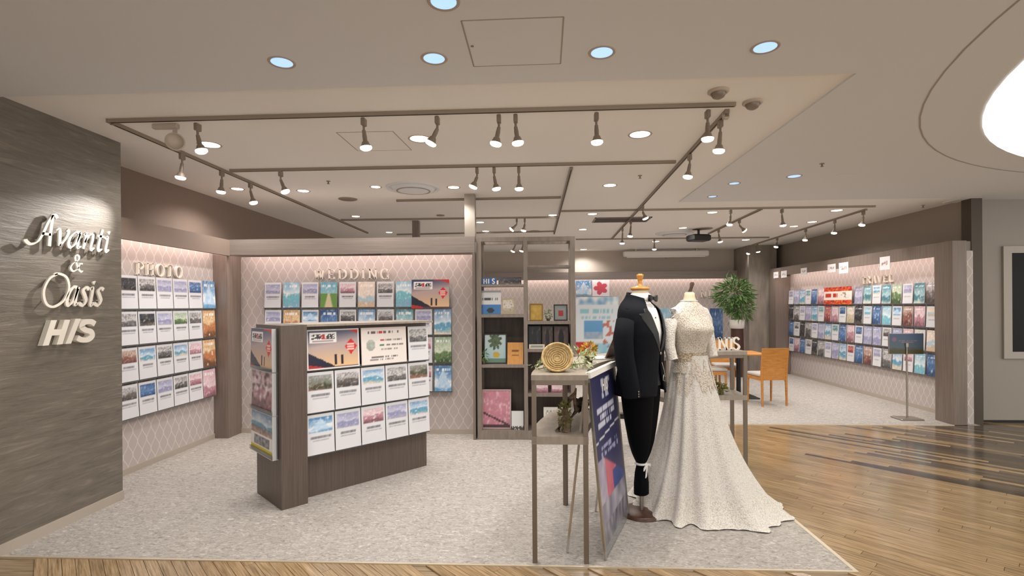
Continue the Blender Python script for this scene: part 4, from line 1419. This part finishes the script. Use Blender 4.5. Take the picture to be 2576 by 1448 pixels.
obj('name_card', MB().sheet(.175, .05, .004, lambda u, v: hx_('8a9088') if .3 < v < .7 and .1 < u < .9 else hx_('d8d0c0'), 14, 6), T['print'], None, (-0.088, 5.75, 1.016), (-.2, 0, 0), label='low cream name card before the three dark portraits', cat='card')
for i, (a, lab) in enumerate(((1343, 'left pink box on the lower right bookcase shelf'), (1386, 'right pink box on the lower right bookcase shelf'))):
    x = bpos(a, 0, 5.78)[0]
    t = thing('pink_box', lab, 'box', (x, 5.78, 0.519))
    obj('carton', bx(0, 0.155, 0, 0.12, 0, 0.11), mat('pink_carton_%d' % i, ('d88a94', 'c87a8c')[i], .5), t)
    obj('label_sheet', MB().sheet(.145, .10, .002, picture('pink', 12 + i), 14, 10), T['print'], t, (.005, -.003, .005))
flyer('calendar_card', 'white calendar card on the bookcase bottom behind the display table', 'card', bpos(1366, 0.10, 5.78), 0, 0.16, 0.25, lambda u, v: hx_('9a9a98') if .3 < v < .85 and .15 < u < .85 and (int(u * 9) + int(v * 9)) % 2 else (.88, .87, .84), 0.1)

# ------------------------------------------------------------------ curved display table
TCX, TCY, RO, RI, TH = 1.80, 2.98, 1.835, 1.505, 1.092
tab = thing('display_table', 'curved taupe display table on slim metal legs around the mannequins', 'table', (TCX, TCY, 0.004))


def arc_slab(a0, a1, z0, z1, n=24, ro=RO, ri=RI):
    A = [math.radians(a0 + (a1 - a0) * k / n) for k in range(n + 1)]
    mb = MB()
    sec = [(ri, z0), (ro, z0), (ro, z1), (ri, z1)]
    rings = [[(r * math.cos(a), r * math.sin(a), z) for r, z in sec] for a in A]
    return mb.loft(rings, 0, True, True, False)


obj('top', arc_slab(180, 90, TH - 0.03, TH, 40), T['tabletop'], tab)
obj('lower_shelf', arc_slab(180, 151, 0.69, 0.735, 14), T['tabletop'], tab, label='lower shelf at the near end')
obj('lower_shelf', arc_slab(118, 90, 0.675, 0.715, 14), T['tabletop'], tab, label='lower shelf at the far end')
for a in (180, 151.5, 118, 90):
    for r in (RO - 0.016, RI + 0.016):
        M = Matrix.Rotation(math.radians(a), 4, 'Z') @ Matrix.Translation((r, 0, 0))
        off = -0.014 if a in (180, 151.5) else 0.014
        obj('leg', bx(-0.014, 0.014, off - 0.014, off + 0.014, 0, TH - 0.03, M=M), T['bronze'], tab)
for a0, a1 in ((180, 90),):
    obj('apron', arc_slab(a0, a1, TH - 0.058, TH - 0.03, 40, RO - 0.005, RO - 0.02), T['bronze'], tab)
    obj('apron', arc_slab(a0, a1, TH - 0.058, TH - 0.03, 40, RI + 0.02, RI + 0.005), T['bronze'], tab)
obj('end_rail', MB().box(-RO + 0.03, -RI - 0.03, 0.0, 0.025, TH - 0.058, TH - 0.03), T['bronze'], tab)
obj('end_rail', MB().box(-0.028, 0.0, RI + 0.03, RO - 0.03, TH - 0.058, TH - 0.03), T['bronze'], tab)

# tilted woven basket and greenery on the near end
bp = at(1405, 935, z=TH + 0.004)
t = thing('woven_basket', 'round woven basket tilted towards the viewer on the near table end', 'basket', (0.125, 3.16, TH + 0.004))
M = Matrix.Translation((0, 0.0, 0.075)) @ Matrix.Rotation(math.radians(-6), 4, 'Y') @ Matrix.Rotation(math.radians(62), 4, 'X')
obj('bowl', MB().lathe([(.012, -.055), (.065, -.05), (.082, -.02), (.092, .02), (.094, .032), (.086, .033), (.082, .022), (.070, .014), (.01, .008)], 32, M=M), T['wicker'], t)
rimp = [M @ Vector((.091 * math.cos(2 * PI * k / 40), .091 * math.sin(2 * PI * k / 40), .033)) for k in range(41)]
obj('rim', MB().tube(rimp, .007, 6), T['wicker'], t)
mbw = MB()
for k in range(5):
    rr = .02 + .013 * k
    mbw.tube([M @ Vector((rr * math.cos(2 * PI * j / 24), rr * math.sin(2 * PI * j / 24), +.012 + .002 * k)) for j in range(25)], .004, 5)
obj('woven_rings', mbw, T['wicker'], t)
t = thing('sage_sprigs', 'loose pale green sprigs spread behind and beside the basket', 'greenery', (0.24, 3.30, TH + 0.004))
obj('foliage', leaves(150, (0.02, 0.0, .06), (.12, .09, .06), .04, 21, 2.6, 0.1), T['pale_leaf'], t)
obj('foliage', leaves(45, (-.20, -.07, .03), (.08, .03, .025), .035, 22, 2.6, 0.1), T['pale_leaf'], t)
obj('stems', MB().tube([(-.25, -.08, .005), (-.1, -.02, .02), (.05, .0, .03), (.14, .04, .06)], .003, 5).tube([(0, .05, .01), (.03, .02, .08), (.0, 0, .13)], .003, 5), T['moss'], t)
t = thing('potted_flower', 'small dark pot with mustard coloured blooms on the curved table', 'potted plant', (0.36, 3.58, TH + 0.004))
obj('pot', MB().lathe([(.022, 0), (.03, .05), (.032, .055), (.026, .05)], 16), T['terracotta'], t)
obj('blooms', leaves(90, (0, 0, .095), (.045, .04, .04), .035, 23, 2.0, 0), grain('mustard_bloom', ['8a7a20', 'b8952c', 'c87a3c'], (1, 1, 1), .7, 40.0), t)
# easel frame seen from behind
t = thing('easel_frame', 'dark wooden frame seen from behind on the curved table beside the suit', 'picture frame', (0.585, 3.98, TH + 0.004), math.radians(-30))
M = Matrix.Rotation(math.radians(24), 4, 'Y')
obj('board', bx(-0.012, 0.0, -0.14, 0.16, 0.0, 0.25, M=M), T['dark_wood'], t)
obj('strut', bx(0.0, 0.012, -0.02, 0.02, 0.0, 0.20, M=Matrix.Translation((0.13, 0, 0)) @ Matrix.Rotation(-0.2, 4, 'Y')), T['dark_wood'], t)
obj('ledge', bx(-0.03, 0.02, -0.12, 0.14, 0.0, 0.012), T['dark_wood'], t)
flyer('leaflet', 'pale leaflet lying flat on the curved table before the easel frame', 'leaflet', (0.42, 3.80, TH + 0.01), .5, .15, .10, lambda u, v: mix((.85, .88, .9), hx_('7ac0e0'), (fnoise(u, v, 6, 2) - .5) * 3), 1.45, None, 10, 8)
# driftwood arrangement on the near lower shelf
t = thing('driftwood_arrangement', 'mossy driftwood piece with a dark cone on the near lower table shelf', 'decoration', (0.15, 3.10, 0.739))
obj('driftwood', MB().tube([(.02, 0, .0), (.035, .01, .07), (.015, .0, .13), (.05, .0, .20), (.075, .01, .235)], [.03, .022, .02, .016, .006]).tube([(.02, .01, .04), (.085, .02, .12), (.075, .02, .20), (.085, .02, .26)], [.018, .014, .011, .005]).tube([(-.03, 0, 0), (-.01, 0, .05), (.02, 0, .10)], [.02, .018, .01]), T['driftwood'], t)
obj('moss', leaves(170, (.015, -.005, .10), (.035, .03, .09), .022, 31, 1.8, 0), T['moss'], t)
t = thing('cone_ornament', 'dark round ornament on a stem on the near lower table shelf', 'ornament', (0.285, 3.25, 0.739))
obj('stem', MB().tube([(0, 0, 0), (.004, 0, .06), (0, 0, .10)], [.014, .008, .010]), T['terracotta'], t)
obj('head', MB().lathe([(.004, .09), (.03, .10), (.042, .135), (.036, .165), (.018, .18), (.003, .178)], 14), T['terracotta'], t)
obj('scales', leaves(70, (0, 0, .135), (.042, .042, .042), .025, 32, 1.5, 0), mat('dark_scale', '2a201c', .7), t)
# things on the far table end
for k, ch in enumerate('NIS'):
    _, V, Hs, Cs = caps(ch)
    mb = MB()
    for s_ in V:
        pen(mb, [(x * .10, z * .11) for x, z in s_], .008, .018, 0, .016, False)
    for s_ in Hs:
        pen(mb, [(x * .10, z * .11) for x, z in s_], .008, .008, 0, .016, False)
    for s_ in Cs:
        pen(mb, [(x * .10, z * .11) for x, z in s_], .008, .018, 0, .016)
    obj('standing_letter', mb, T['ivory'], None, (1.595 + (0, .095, .125)[k], 4.60, TH + 0.005), label='pale standing letter %s on the far table end' % ch, cat='letter')
for i, (x, y, c1, sd, lab) in enumerate(((1.57, 4.56, 'moss', 41, 'mossy green clump on the far lower table shelf'), (1.50, 4.60, 'leaf', 42, 'dark leafy plant on the far lower table shelf'))):
    t = thing('moss_plant', lab, 'plant', (x, y, 0.719))
    obj('foliage', leaves(120, (0, 0, .05 + .03 * i), (.07, .06, .04 + .04 * i), .04, sd, 2.2, 0), T[c1], t)
    obj('pot', MB().lathe([(.03, 0), (.04, .03), (.03, .03)], 14), T['terracotta'], t)

# ------------------------------------------------------------------ leaning poster stand before the table
b0, b1 = Vector((0.397, 3.022, 0.004)), Vector((0.645, 3.662, 0.004))
dv = b1 - b0
wst, ang = dv.length, math.atan2(dv.y, dv.x)
t = thing('poster_stand', 'leaning clear poster stand with navy poster beside the display table', 'poster stand', b0, ang)
Hs_, lean = 1.10, 0.091


def navy_poster(u, v):
    c = hx_('2e2f58')
    n = fnoise(u, v, 16, 2)
    if v > .84 and .36 < u < .74 and v < .96:
        if fnoise(u, v, 9, 7) > .42:
            c = hx_('b8bcd0')
    for zc, a, b_ in ((.775, .1, .85), (.735, .2, .85), (.69, .1, .7)):
        if abs(v - zc) < .014 and a < u < b_ and fnoise(u, zc * 9, 26, 3) > .42:
            c = hx_('c8cadc')
    if abs(v - (.60 + .05 * u)) < .005:
        c = hx_('d8d8e4')
    for zc in (.555, .515):
        if abs(v - zc + .02 * u) < .013 and .15 < u < .85 and fnoise(u, zc * 9, 26, 4) > .45:
            c = hx_('9a9cc0')
    if v < .47 - .28 * (u - .3) and v < .5:
        c = mix(hx_('8a88a8'), hx_('c8b8c0'), n)
        if u > .25 and v > .24:
            c = mix(hx_('a83a5a'), hx_('d88a8c'), fnoise(u, v, 5, 9))
        if v < .36 and u > .5 and v > .22:
            c = hx_('3a4a88')
        if v < .24:
            c = mix(hx_('54506a'), hx_('c0bcc4'), fnoise(u, v, 8, 12))
        if v < .12:
            c = mix(hx_('3a3848'), hx_('a8a4ac'), fnoise(u, v, 12, 14))
    return c


M = Matrix.Rotation(-lean, 4, 'X')
obj('clear_panel', bx(0, wst, 0.004, 0.010, 0, Hs_, M=M), T['acrylic'], t)
obj('poster', MB().sheet(wst - .05, Hs_ - .10, .002, navy_poster, 50, 90, M=M @ Matrix.Translation((.025, .001, .065))), T['print'], t)
obj('top_clip', bx(0.0, wst, -0.012, 0.022, Hs_ - 0.035, Hs_, M=M), T['white'], t)
for x0_ in (0, wst - .012):
    obj('edge_strip', bx(x0_, x0_ + .012, -.003, .014, 0, Hs_ - .035, M=M), T['chrome'], t)
    obj('back_leg', bx(x0_, x0_ + .012, 0.0, .012, 0, Hs_ * .97, M=Matrix.Translation((0, .235, 0)) @ Matrix.Rotation(.118, 4, 'X')), T['chrome'], t)
for k, ch in enumerate('HIS'):
    _, V, Hs, Cs = caps(ch)
    mb = MB()
    if ch == 'S':
        pen(mb, [(x * .075 + z * .02, z * .075) for x, z in Cs[0]], .012, .014, 0, .001)
    else:
        for s_ in V:
            pen(mb, [(x * .075 + z * .02, z * .075) for x, z in s_], .014, .014, 0, .001, False)
        if ch == 'H':
            pen(mb, [(.022, .0375), (.065, .0375)], .012, .012, 0, .001, False)
    mb.v = [tuple(M @ (Vector(v_) + Vector((0.27 + (0, .072, .105)[k], -.002, .945)))) for v_ in mb.v]
    obj('letter', mb, T['white'], t)

# ------------------------------------------------------------------ mannequin in a dark suit
def lerp_levels(L, z):
    L = sorted(L)
    if z <= L[0][0]:
        return L[0][1:]
    for a, b in zip(L, L[1:]):
        if z <= b[0]:
            k = (z - a[0]) / (b[0] - a[0])
            return tuple(a[i] + (b[i] - a[i]) * k for i in range(1, len(a)))
    return L[-1][1:]


def spow(x, e):
    return math.copysign(abs(x) ** e, x)


def sring(z, a, b, cy, t0=0.0, t1=2 * PI, n=40, closed=True, e=0.85, ex=0.0, slope=0.0):
    m_ = n if closed else n - 1
    out = []
    for k in range(n):
        t_ = t0 + (t1 - t0) * k / m_
        sl = max(0.0, min(1.0, (z - 1.44) / .11)) * slope
        out.append(((a + ex) * spow(math.sin(t_), e), -(b + ex) * spow(math.cos(t_), e) + cy, z - sl * math.cos(t_)))
    return out


SU = thing('suit_mannequin', 'headless mannequin in a dark navy tuxedo with bow tie and pinned trousers', 'mannequin', (0.742, 3.72, 0.004), math.radians(56))
SU.scale = (1.06, 1.06, 1.0)
JL = [(1.560, .066, .066, .015, 34), (1.535, .078, .074, .012, 34), (1.512, .112, .086, .012, 33), (1.490, .158, .098, .010, 31), (1.465, .196, .106, .006, 29),
      (1.43, .212, .112, .002, 22), (1.38, .220, .120, -.004, 18), (1.30, .216, .128, -.012, 12), (1.22, .206, .124, -.012, 6), (1.15, .200, .118, -.010, 1.5),
      (1.08, .202, .120, -.006, 3), (1.0, .210, .128, 0, 7), (0.92, .220, .136, 0, 11), (0.868, .226, .140, 0, 17)]
rings = []
zz = [1.560 - .692 * k / 40 for k in range(41)]
for z in zz:
    a, b, cy, ph = lerp_levels(JL, z)
    rings.append(sring(z, a, b, cy, math.radians(ph), 2 * PI - math.radians(ph), 56, False, slope=.026))
j = obj('jacket', MB().loft(rings, 0, False, False), T['navy'], SU)
md = j.modifiers.new('thickness', 'SOLIDIFY')
md.thickness = 0.008
md.offset = -1
for sg in (1, -1):
    rg = []
    for k in range(26):
        z = 1.535 - (1.535 - 1.165) * k / 25
        a, b, cy, ph = lerp_levels(JL, z)
        s_ = k / 25
        wd = 7 + 100 * s_ * .28 if s_ < .28 else 35 * (1 - (s_ - .28) / .72)
        if s_ > .28 and s_ < .33:
            wd = 30
        p0 = math.radians(max(ph - 2, 0.5))
        p1 = math.radians(ph + max(wd, 1.2))
        r_ = sring(z, a, b, cy, p0 * sg, p1 * sg, 8, False, .85, .007, slope=.026)
        rg.append(r_ if sg > 0 else r_)
    o = obj('lapel', MB().loft(rg, 0, False, False), T['satin'], j)
    md = o.modifiers.new('thickness', 'SOLIDIFY')
    md.thickness = 0.005
    md.offset = 0
rings = [sring(z, *[q - .014 if i < 2 else q for i, q in enumerate(lerp_levels(JL, z)[:3])]) for z in [1.545 - .40 * k / 16 for k in range(17)]]
obj('shirt', MB().loft(rings[::-1]), T['shirt'], SU)
rings = [sring(z, *[q - .009 if i < 2 else q for i, q in enumerate(lerp_levels(JL, z)[:3])]) for z in [.93 + .27 * k / 8 for k in range(9)]]
obj('waistcoat', MB().loft(rings), T['satin'], SU)
obj('collar', MB().lathe([(.064, 1.53), (.063, 1.575), (.058, 1.578), (.056, 1.53)], 28, cap=False).prism([(-.035, 1.552), (-.005, 1.535), (-.004, 1.572)], -.072, -.066).prism([(.035, 1.552), (.004, 1.572), (.005, 1.535)], -.072, -.066), T['shirt'], SU)
bow = MB()
for sg in (1, -1):
    pts_ = [(0, 1.538), (sg * .062, 1.518), (sg * .066, 1.540), (sg * .062, 1.566), (0, 1.548)]
    bow.prism(pts_ if sg > 0 else pts_[::-1], -.098, -.082)
bow.box(-.011, .011, -.104, -.08, 1.533, 1.553, bev=.003)
obj('bow_tie', bow, T['satin'], SU)
for k in range(3):
    obj('shirt_stud', MB().lathe([(.005, 0), (.005, .003), (.002, .005)], 10, M=Matrix.Translation((0, -.100 - .006 * k, 1.48 - .075 * k)) @ Matrix.Rotation(PI / 2, 4, 'X')), T['black'], SU)
obj('jacket_button', MB().lathe([(.011, 0), (.011, .004), (.006, .006)], 14, M=Matrix.Translation((.012, -.135, 1.155)) @ Matrix.Rotation(PI / 2, 4, 'X')), T['steel'], SU)
obj('chain', MB().tube([(.03, -.136, 1.09), (.055, -.142, 1.03), (.075, -.140, .985), (.06, -.146, .95), (.035, -.142, .965), (.05, -.14, 1.0)], .0035, 6), T['chrome'], SU)
for sg in (-1, 1):
    pts = [(sg * .120, .004, 1.440), (sg * .175, .006, 1.428), (sg * .214, .010, 1.385), (sg * .248, .012, 1.27), (sg * .252, .004, 1.15), (sg * .240, -.016, 1.02), (sg * .226, -.034, .90), (sg * .224, -.036, .872)]
    sl = obj('sleeve', MB().tube(pts, [.030, .050, .061, .065, .062, .059, .055, .054], 18), T['navy'], SU)
    for k in range(3):
        obj('cuff_button', MB().lathe([(.006, 0), (.006, .003)], 8, M=Matrix.Translation((sg * .245, -.088, .885 + .016 * k)) @ Matrix.Rotation(PI / 2, 4, 'X')), T['steel'], sl)
obj('breast_pocket', bx(.085, .155, -.118, -.112, 1.335, 1.355, M=Matrix.Rotation(.0, 4, 'X')), T['satin'], j)
TL = [(.98, .168, .120), (.86, .172, .122), (.74, .152, .112), (.62, .124, .098), (.52, .098, .084), (.44, .070, .064), (.39, .045, .045), (.362, .030, .032)]
rings = []
for k in range(26):
    z = .98 - (.98 - .362) * k / 25
    a, b = lerp_levels([(q[0], q[1], q[2]) for q in TL], z)
    rg = []
    for n_ in range(48):
        t_ = 2 * PI * n_ / 48
        gr = 1 - .30 * math.exp(-(math.sin(t_) / .22) ** 2)
        w_ = 1 + .03 * math.sin(5 * t_ + z * 9) * (1 - z)
        rg.append((a * math.sin(t_) * w_, -b * math.cos(t_) * gr * w_, z))
    rings.append(rg)
obj('trousers', MB().loft(rings[::-1]), T['trouser'], SU)
obj('trouser_end', MB().loft([sring(z, a, b, 0, n=24) for z, a, b in ((.355, .03, .03), (.30, .046, .040), (.22, .056, .046), (.145, .058, .046), (.142, .05, .04))][::-1]), T['trouser'], SU)
rb = MB().tube([(.034 * math.cos(2 * PI * k / 16), .034 * math.sin(2 * PI * k / 16), .360) for k in range(17)], .009, 6)
rb.prism([(0, .355), (.055, .33), (.06, .35), (.0, .368)], -.045, -.038).prism([(0, .355), (0, .368), (-.05, .345), (-.055, .325)], -.045, -.038).prism([(-.012, .36), (-.03, .27), (-.012, .28), (.004, .355)], -.046, -.04)
obj('ribbon', rb, T['shirt'], SU)
obj('neck', MB().lathe([(.058, 1.48), (.056, 1.56), (.054, 1.600)], 24), T['form'], SU)
obj('neck_cap', MB().lathe([(.050, 1.600), (.062, 1.603), (.064, 1.615), (.056, 1.622), (.028, 1.628), (.016, 1.636), (.013, 1.66), (.017, 1.68), (.024, 1.70), (.024, 1.712), (.012, 1.718)], 24), T['wood_cap'], SU)
obj('pole', MB().tube([(0, 0, .025), (0, 0, .9)], .014, 10), T['steel'], SU)
obj('base', MB().lathe([(.145, 0), (.145, .016), (.13, .025), (.03, .030)], 36), T['dark_wood'], SU)

# ------------------------------------------------------------------ wedding gown on a dress form
DR = thing('gown_mannequin', 'dress form wearing an ivory lace wedding gown with sweeping train', 'mannequin', (1.135, 3.87, 0.004))
RZ = math.radians(32)
BL = [(1.535, .046, .046, .006), (1.515, .066, .056, .006), (1.495, .098, .066, .006), (1.470, .132, .076, .004), (1.43, .162, .090, 0), (1.37, .166, .108, -.010), (1.31, .160, .124, -.018),
      (1.25, .146, .114, -.012), (1.18, .128, .098, -.004), (1.12, .122, .094, 0), (1.06, .132, .102, 0), (1.0, .146, .112, 0)]
rings = []
for k in range(29):
    z = 1.0 + (1.53 - 1.0) * k / 28
    a, b, cy = lerp_levels(BL, z)
    rg = []
    for (x, y, z_) in sring(z, a, b, cy, n=48, e=.92):
        # bust
        for sx in (-.07, .07):
            d2 = ((x - sx) / .06) ** 2 + ((z - 1.315) / .06) ** 2
            if y < 0:
                y -= .028 * math.exp(-d2)
        rg.append((x, y, z_))
    rings.append(rg)
bod = obj('bodice', MB().loft(rings), T['bodice'], DR, (0, 0, 0), (0, 0, RZ))
# neckline edge and waistband
nk = [(x, y, z + .012 * math.sin(3 * i) * 0) for i, (x, y, z) in enumerate(sring(1.522, .062, .054, .006, n=40))]
obj('neckline_trim', MB().tube(nk + nk[:1], .004, 6), T['lace'], bod)
wb = sring(1.115, .126, .098, 0, n=40)
obj('waistband', MB().loft([sring(z, .1275 + d, .0995 + d, 0, n=40) for z, d in ((1.085, .004), (1.10, .004), (1.13, .002), (1.145, .004))], cap=False), lace('beaded_waistband', 'cdbfa9', '8f7d66', 90.0, .8), bod)
for sg in (-1, 1):
    pts = [(sg * .100, .004, 1.462), (sg * .146, .005, 1.438), (sg * .182, .006, 1.38), (sg * .204, .006, 1.29), (sg * .216, -.004, 1.20), (sg * .214, -.024, 1.13), (sg * .212, -.032, 1.10)]
    obj('sleeve', MB().tube(pts, [.030, .044, .046, .043, .040, .037, .038], 16), T['lace'], bod)
rr = random.Random(3)
NS, NZ = 144, 44
rings = []
for k in range(NZ + 1):
    s_ = k / NZ
    z = 1.125 * (1 - s_) + .012 * s_
    rg = []
    for n_ in range(NS):
        ph = 2 * PI * n_ / NS
        hem = .395 + .215 * max(0, math.cos(ph + math.radians(8))) ** 1.6 + .05 * max(0, math.sin(ph))
        r_ = .124 + (hem - .124) * (.56 * s_ + .44 * s_ ** 3.2)
        amp = .03 * min(1, s_ * 6) + .095 * s_ ** 1.1
        fold = math.sin(12 * ph + .9 * math.sin(3 * ph) + .5 * s_) * .65 + math.sin(19 * ph + 1.7 + math.sin(2 * ph)) * .35
        fold = math.copysign(abs(fold) ** .8, fold)
        fl = max(0, math.cos(ph + math.radians(8)))
        r_ *= 1 + amp * fold * (1 - .55 * fl)
        if s_ > .93:
            r_ += (s_ - .93) * .30 * (1 + .5 * math.cos(ph))
        fl = max(0, math.cos(ph + math.radians(8)))
        z2 = z - .10 * fl * s_ * (1 - s_)
        rg.append((r_ * math.cos(ph), r_ * math.sin(ph) * .93 if math.sin(ph) < 0 else r_ * math.sin(ph), max(z2, .008)))
    rings.append(rg)
sk = obj('skirt', MB().loft(rings[:int(NZ * .88) + 1][::-1], cap=False), T['tulle'], DR)
hemr = rings[int(NZ * .88):]
last = []
for n_, (x, y, z) in enumerate(hemr[-1]):
    k = 1 + .045 * abs(math.sin(n_ * PI / 6))
    last.append((x * k, y * k, .006 + .005 * abs(math.sin(n_ * PI / 3))))
obj('lace_hem', MB().loft((hemr + [last])[::-1], cap=False), T['lace'], DR)
# lace appliques falling from the waist
ap = MB()
for k in range(30):
    ph = RZ - PI / 2 + rr.uniform(-1.5, 1.5)
    i0 = rr.randint(1, 6)
    ln = rr.randint(3, 7)
    n0 = int((ph % (2 * PI)) / (2 * PI) * NS)
    wv = rr.randint(2, 3)
    rg = []
    for q_ in range(ln):
        w2 = wv * math.sin(PI * (q_ + .4) / ln)
        row = []
        for e_ in (-1, 0, 1):
            fn_ = n0 + e_ * w2
            a_ = Vector(rings[i0 + q_][int(math.floor(fn_)) % NS])
            b_ = Vector(rings[i0 + q_][(int(math.floor(fn_)) + 1) % NS])
            v_ = a_.lerp(b_, fn_ - math.floor(fn_))
            row.append(v_ * 1.0 + Vector((v_.x, v_.y, 0)).normalized() * .004)
        rg.append(row)
    ap.loft(rg, 0, False, False)
obj('waist_applique', ap, T['bodice'], sk, kind='stuff')
obj('neck', MB().lathe([(.062, 1.49), (.048, 1.525), (.038, 1.555), (.036, 1.580), (.026, 1.588)], 24), T['form'], DR)
obj('neck_knob', MB().tube([(.0, 0, 1.585), (.012, 0, 1.615), (.020, 0, 1.65), (.022, 0, 1.662)], [.013, .012, .017, .010], 12), T['dark_wood'], DR)
obj('stand_base', MB().lathe([(.15, 0), (.15, .02), (.02, .03)], 30), T['dark_wood'], DR)

# ------------------------------------------------------------------ seating area at the back
def make_chair(label, loc, rz):
    t = thing('wooden_chair', label, 'chair', loc, rz, 'wooden chairs at the rear table')
    W2, Dp = .205, .42
    for sx in (-1, 1):
        x = sx * (W2 - .018)
        obj('leg', MB().tube([(x, 0, 0), (x, .012, .42), (x, .0, .60)], [.015, .019, .016], 6), T['orange_wood'], t)
        obj('leg', MB().tube([(x, Dp - .03, 0), (x, Dp - .04, .40)], [.014, .018], 6), T['orange_wood'], t)
        obj('side_rail', bx(x - .011, x + .011, .01, Dp - .04, .37, .42), T['orange_wood'], t)
    obj('backrest', MB().loft([[(-W2, y, z), (W2, y, z), (W2, y + .022, z), (-W2, y + .022, z)] for z, y in ((.38, .005), (.55, -.003), (.70, -.02), (.85, -.045))], 0, True, True, False), T['orange_wood'], t)
    obj('front_rail', bx(-W2 + .02, W2 - .02, Dp - .055, Dp - .033, .37, .42), T['orange_wood'], t)
    obj('seat', bx(-W2 + .005, W2 - .005, .03, Dp, .42, .47, bev=.015), T['cushion'], t)
    return t


ch = make_chair('wooden chair nearest the viewer with its back to the carpet edge', (3.47, 7.68, 0.004), math.radians(8))
copy_thing(ch, (3.30, 9.30, 0.004), math.radians(172), 'wooden chair facing the viewer behind the standing letters')
copy_thing(ch, (2.64, 8.55, 0.004), math.radians(-95), 'wooden chair half hidden behind the gown')
t = thing('cafe_table', 'small wooden table with black foot between the wooden chairs', 'table', (3.25, 8.45, 0.004))
obj('top', bx(-.34, .34, -.30, .30, .69, .72, bev=.006), T['orange_wood'], t)
obj('column', MB().tube([(0, 0, .02), (0, 0, .69)], .035, 12), T['black'], t)
obj('foot', bx(-.25, .25, -.22, .22, 0, .02, bev=.005), T['black'], t)
# grey lounge seat behind the poster stand
t = thing('lounge_seat', 'grey padded seat with white frame behind the suit mannequin', 'seat', (0.86, 5.35, 0.004))
obj('cushion', bx(-.17, .17, -.2, .2, .40, .56, bev=.03), T['cushion'], t)
obj('underframe', bx(-.16, .16, -.19, .19, .36, .40), T['black'], t)
for sx in (-.13, .13):
    for sy in (-.15, .15):
        obj('leg', MB().tube([(sx, sy, 0), (sx, sy, .36)], .014, 8), T['white'], t)
obj('back_frame', MB().tube([(-.16, .18, .4), (-.17, .2, .85), (.17, .2, .85), (.16, .18, .4)], .014, 8), T['white'], t)
# plant
t = thing('potted_tree', 'bushy green plant in a white pot on a tall brown stand by the column', 'plant', (4.15, 10.85, 0.004))
obj('stand', MB().lathe([(.14, 0), (.13, .5), (.12, .99)], 20), mat('brown_plant_stand', '4c2f26', .5), t)
obj('pot', MB().lathe([(.11, .99), (.14, 1.0), (.15, 1.17), (.14, 1.18), (.13, 1.15)], 24), T['white'], t)
obj('trunk', MB().tube([(0, 0, 1.1), (.02, 0, 1.35), (-.04, 0, 1.6), (-.06, 0, 1.85)], [.02, .018, .014, .008], 8).tube([(.01, 0, 1.3), (.1, 0, 1.5), (.12, 0, 1.75)], [.014, .01, .006], 6), T['driftwood'], t)
obj('foliage', leaves(420, (-.06, 0, 1.72), (.33, .30, .30), .19, 51, 5.0, .35), T['leaf'], t)
obj('foliage', leaves(160, (.06, 0, 1.38), (.22, .2, .2), .18, 52, 5.0, .5), T['leaf'], t)
# posters on the far back wall
def bigsheet(u, v):
    c = (.90, .94, .97)
    if v > .86:
        c = mix((.92, .96, .98), hx_('7ab0d8'), (fnoise(u, v, 8, 3) - .4) * 3)
    if .72 < v < .80 and .1 < u < .9:
        c = mix(c, hx_('7fd0da'), .8 * (fnoise(u, 0, 22, 4) > .45))
    if .62 < v < .67 and .12 < u < .8:
        c = mix(c, hx_('8ac8d8'), .7 * (fnoise(u, 1, 22, 4) > .45))
    if .25 < v < .58 and .2 < u < .62:
        c = mix(hx_('4a90d0'), hx_('8ac0e8'), v)
        if v < .4:
            c = mix(c, hx_('d8d0c8'), fnoise(u, v, 14, 4))
    if .62 < u < .9 and .1 < v < .6 and fnoise(u, v, 12, 8) > .55:
        c = hx_('c87a6a')
    if v < .22 and u < .35:
        c = hx_('c8382c')
    elif v < .2:
        c = mix(c, hx_('6ac0e0'), fnoise(u, v, 7, 2))
    return c


for nm, lab, x0, x1, y0, y1, fn in [
    ('wall_poster', 'large pale blue travel poster on the far wall right of the bookcase', 1449, 1556, 746, 890, bigsheet),
    ('wall_poster', 'small blue sky poster on the far wall beside the bookcase', 1449, 1488, 705, 744, picture('chapel', 3)),
    ('wall_poster', 'small poster with red flower shape on the far wall', 1490, 1533, 704, 745, lambda u, v: hx_('c84a5a') if ((u - .5) ** 2 + (v - .5) ** 2) ** .5 < .42 * (.6 + .4 * abs(math.sin(2.5 * math.atan2(v - .5, u - .5)))) else (.9, .88, .92)),
    ('wall_poster', 'pale turquoise poster on the far wall between suit and gown', 1655, 1705, 775, 890, picture('lagoon', 8)),
    ('wall_poster', 'narrow blue poster on the far wall right of the gown', 1786, 1818, 775, 850, picture('blue', 9))]:
    a, b = at(x0, y1, y=12.36), at(x1, y0, y=12.36)
    flyer(nm, lab, 'poster', (a.x, 12.365, a.z), 0, b.x - a.x, b.z - a.z, fn, 0.0, None, 34, 40)
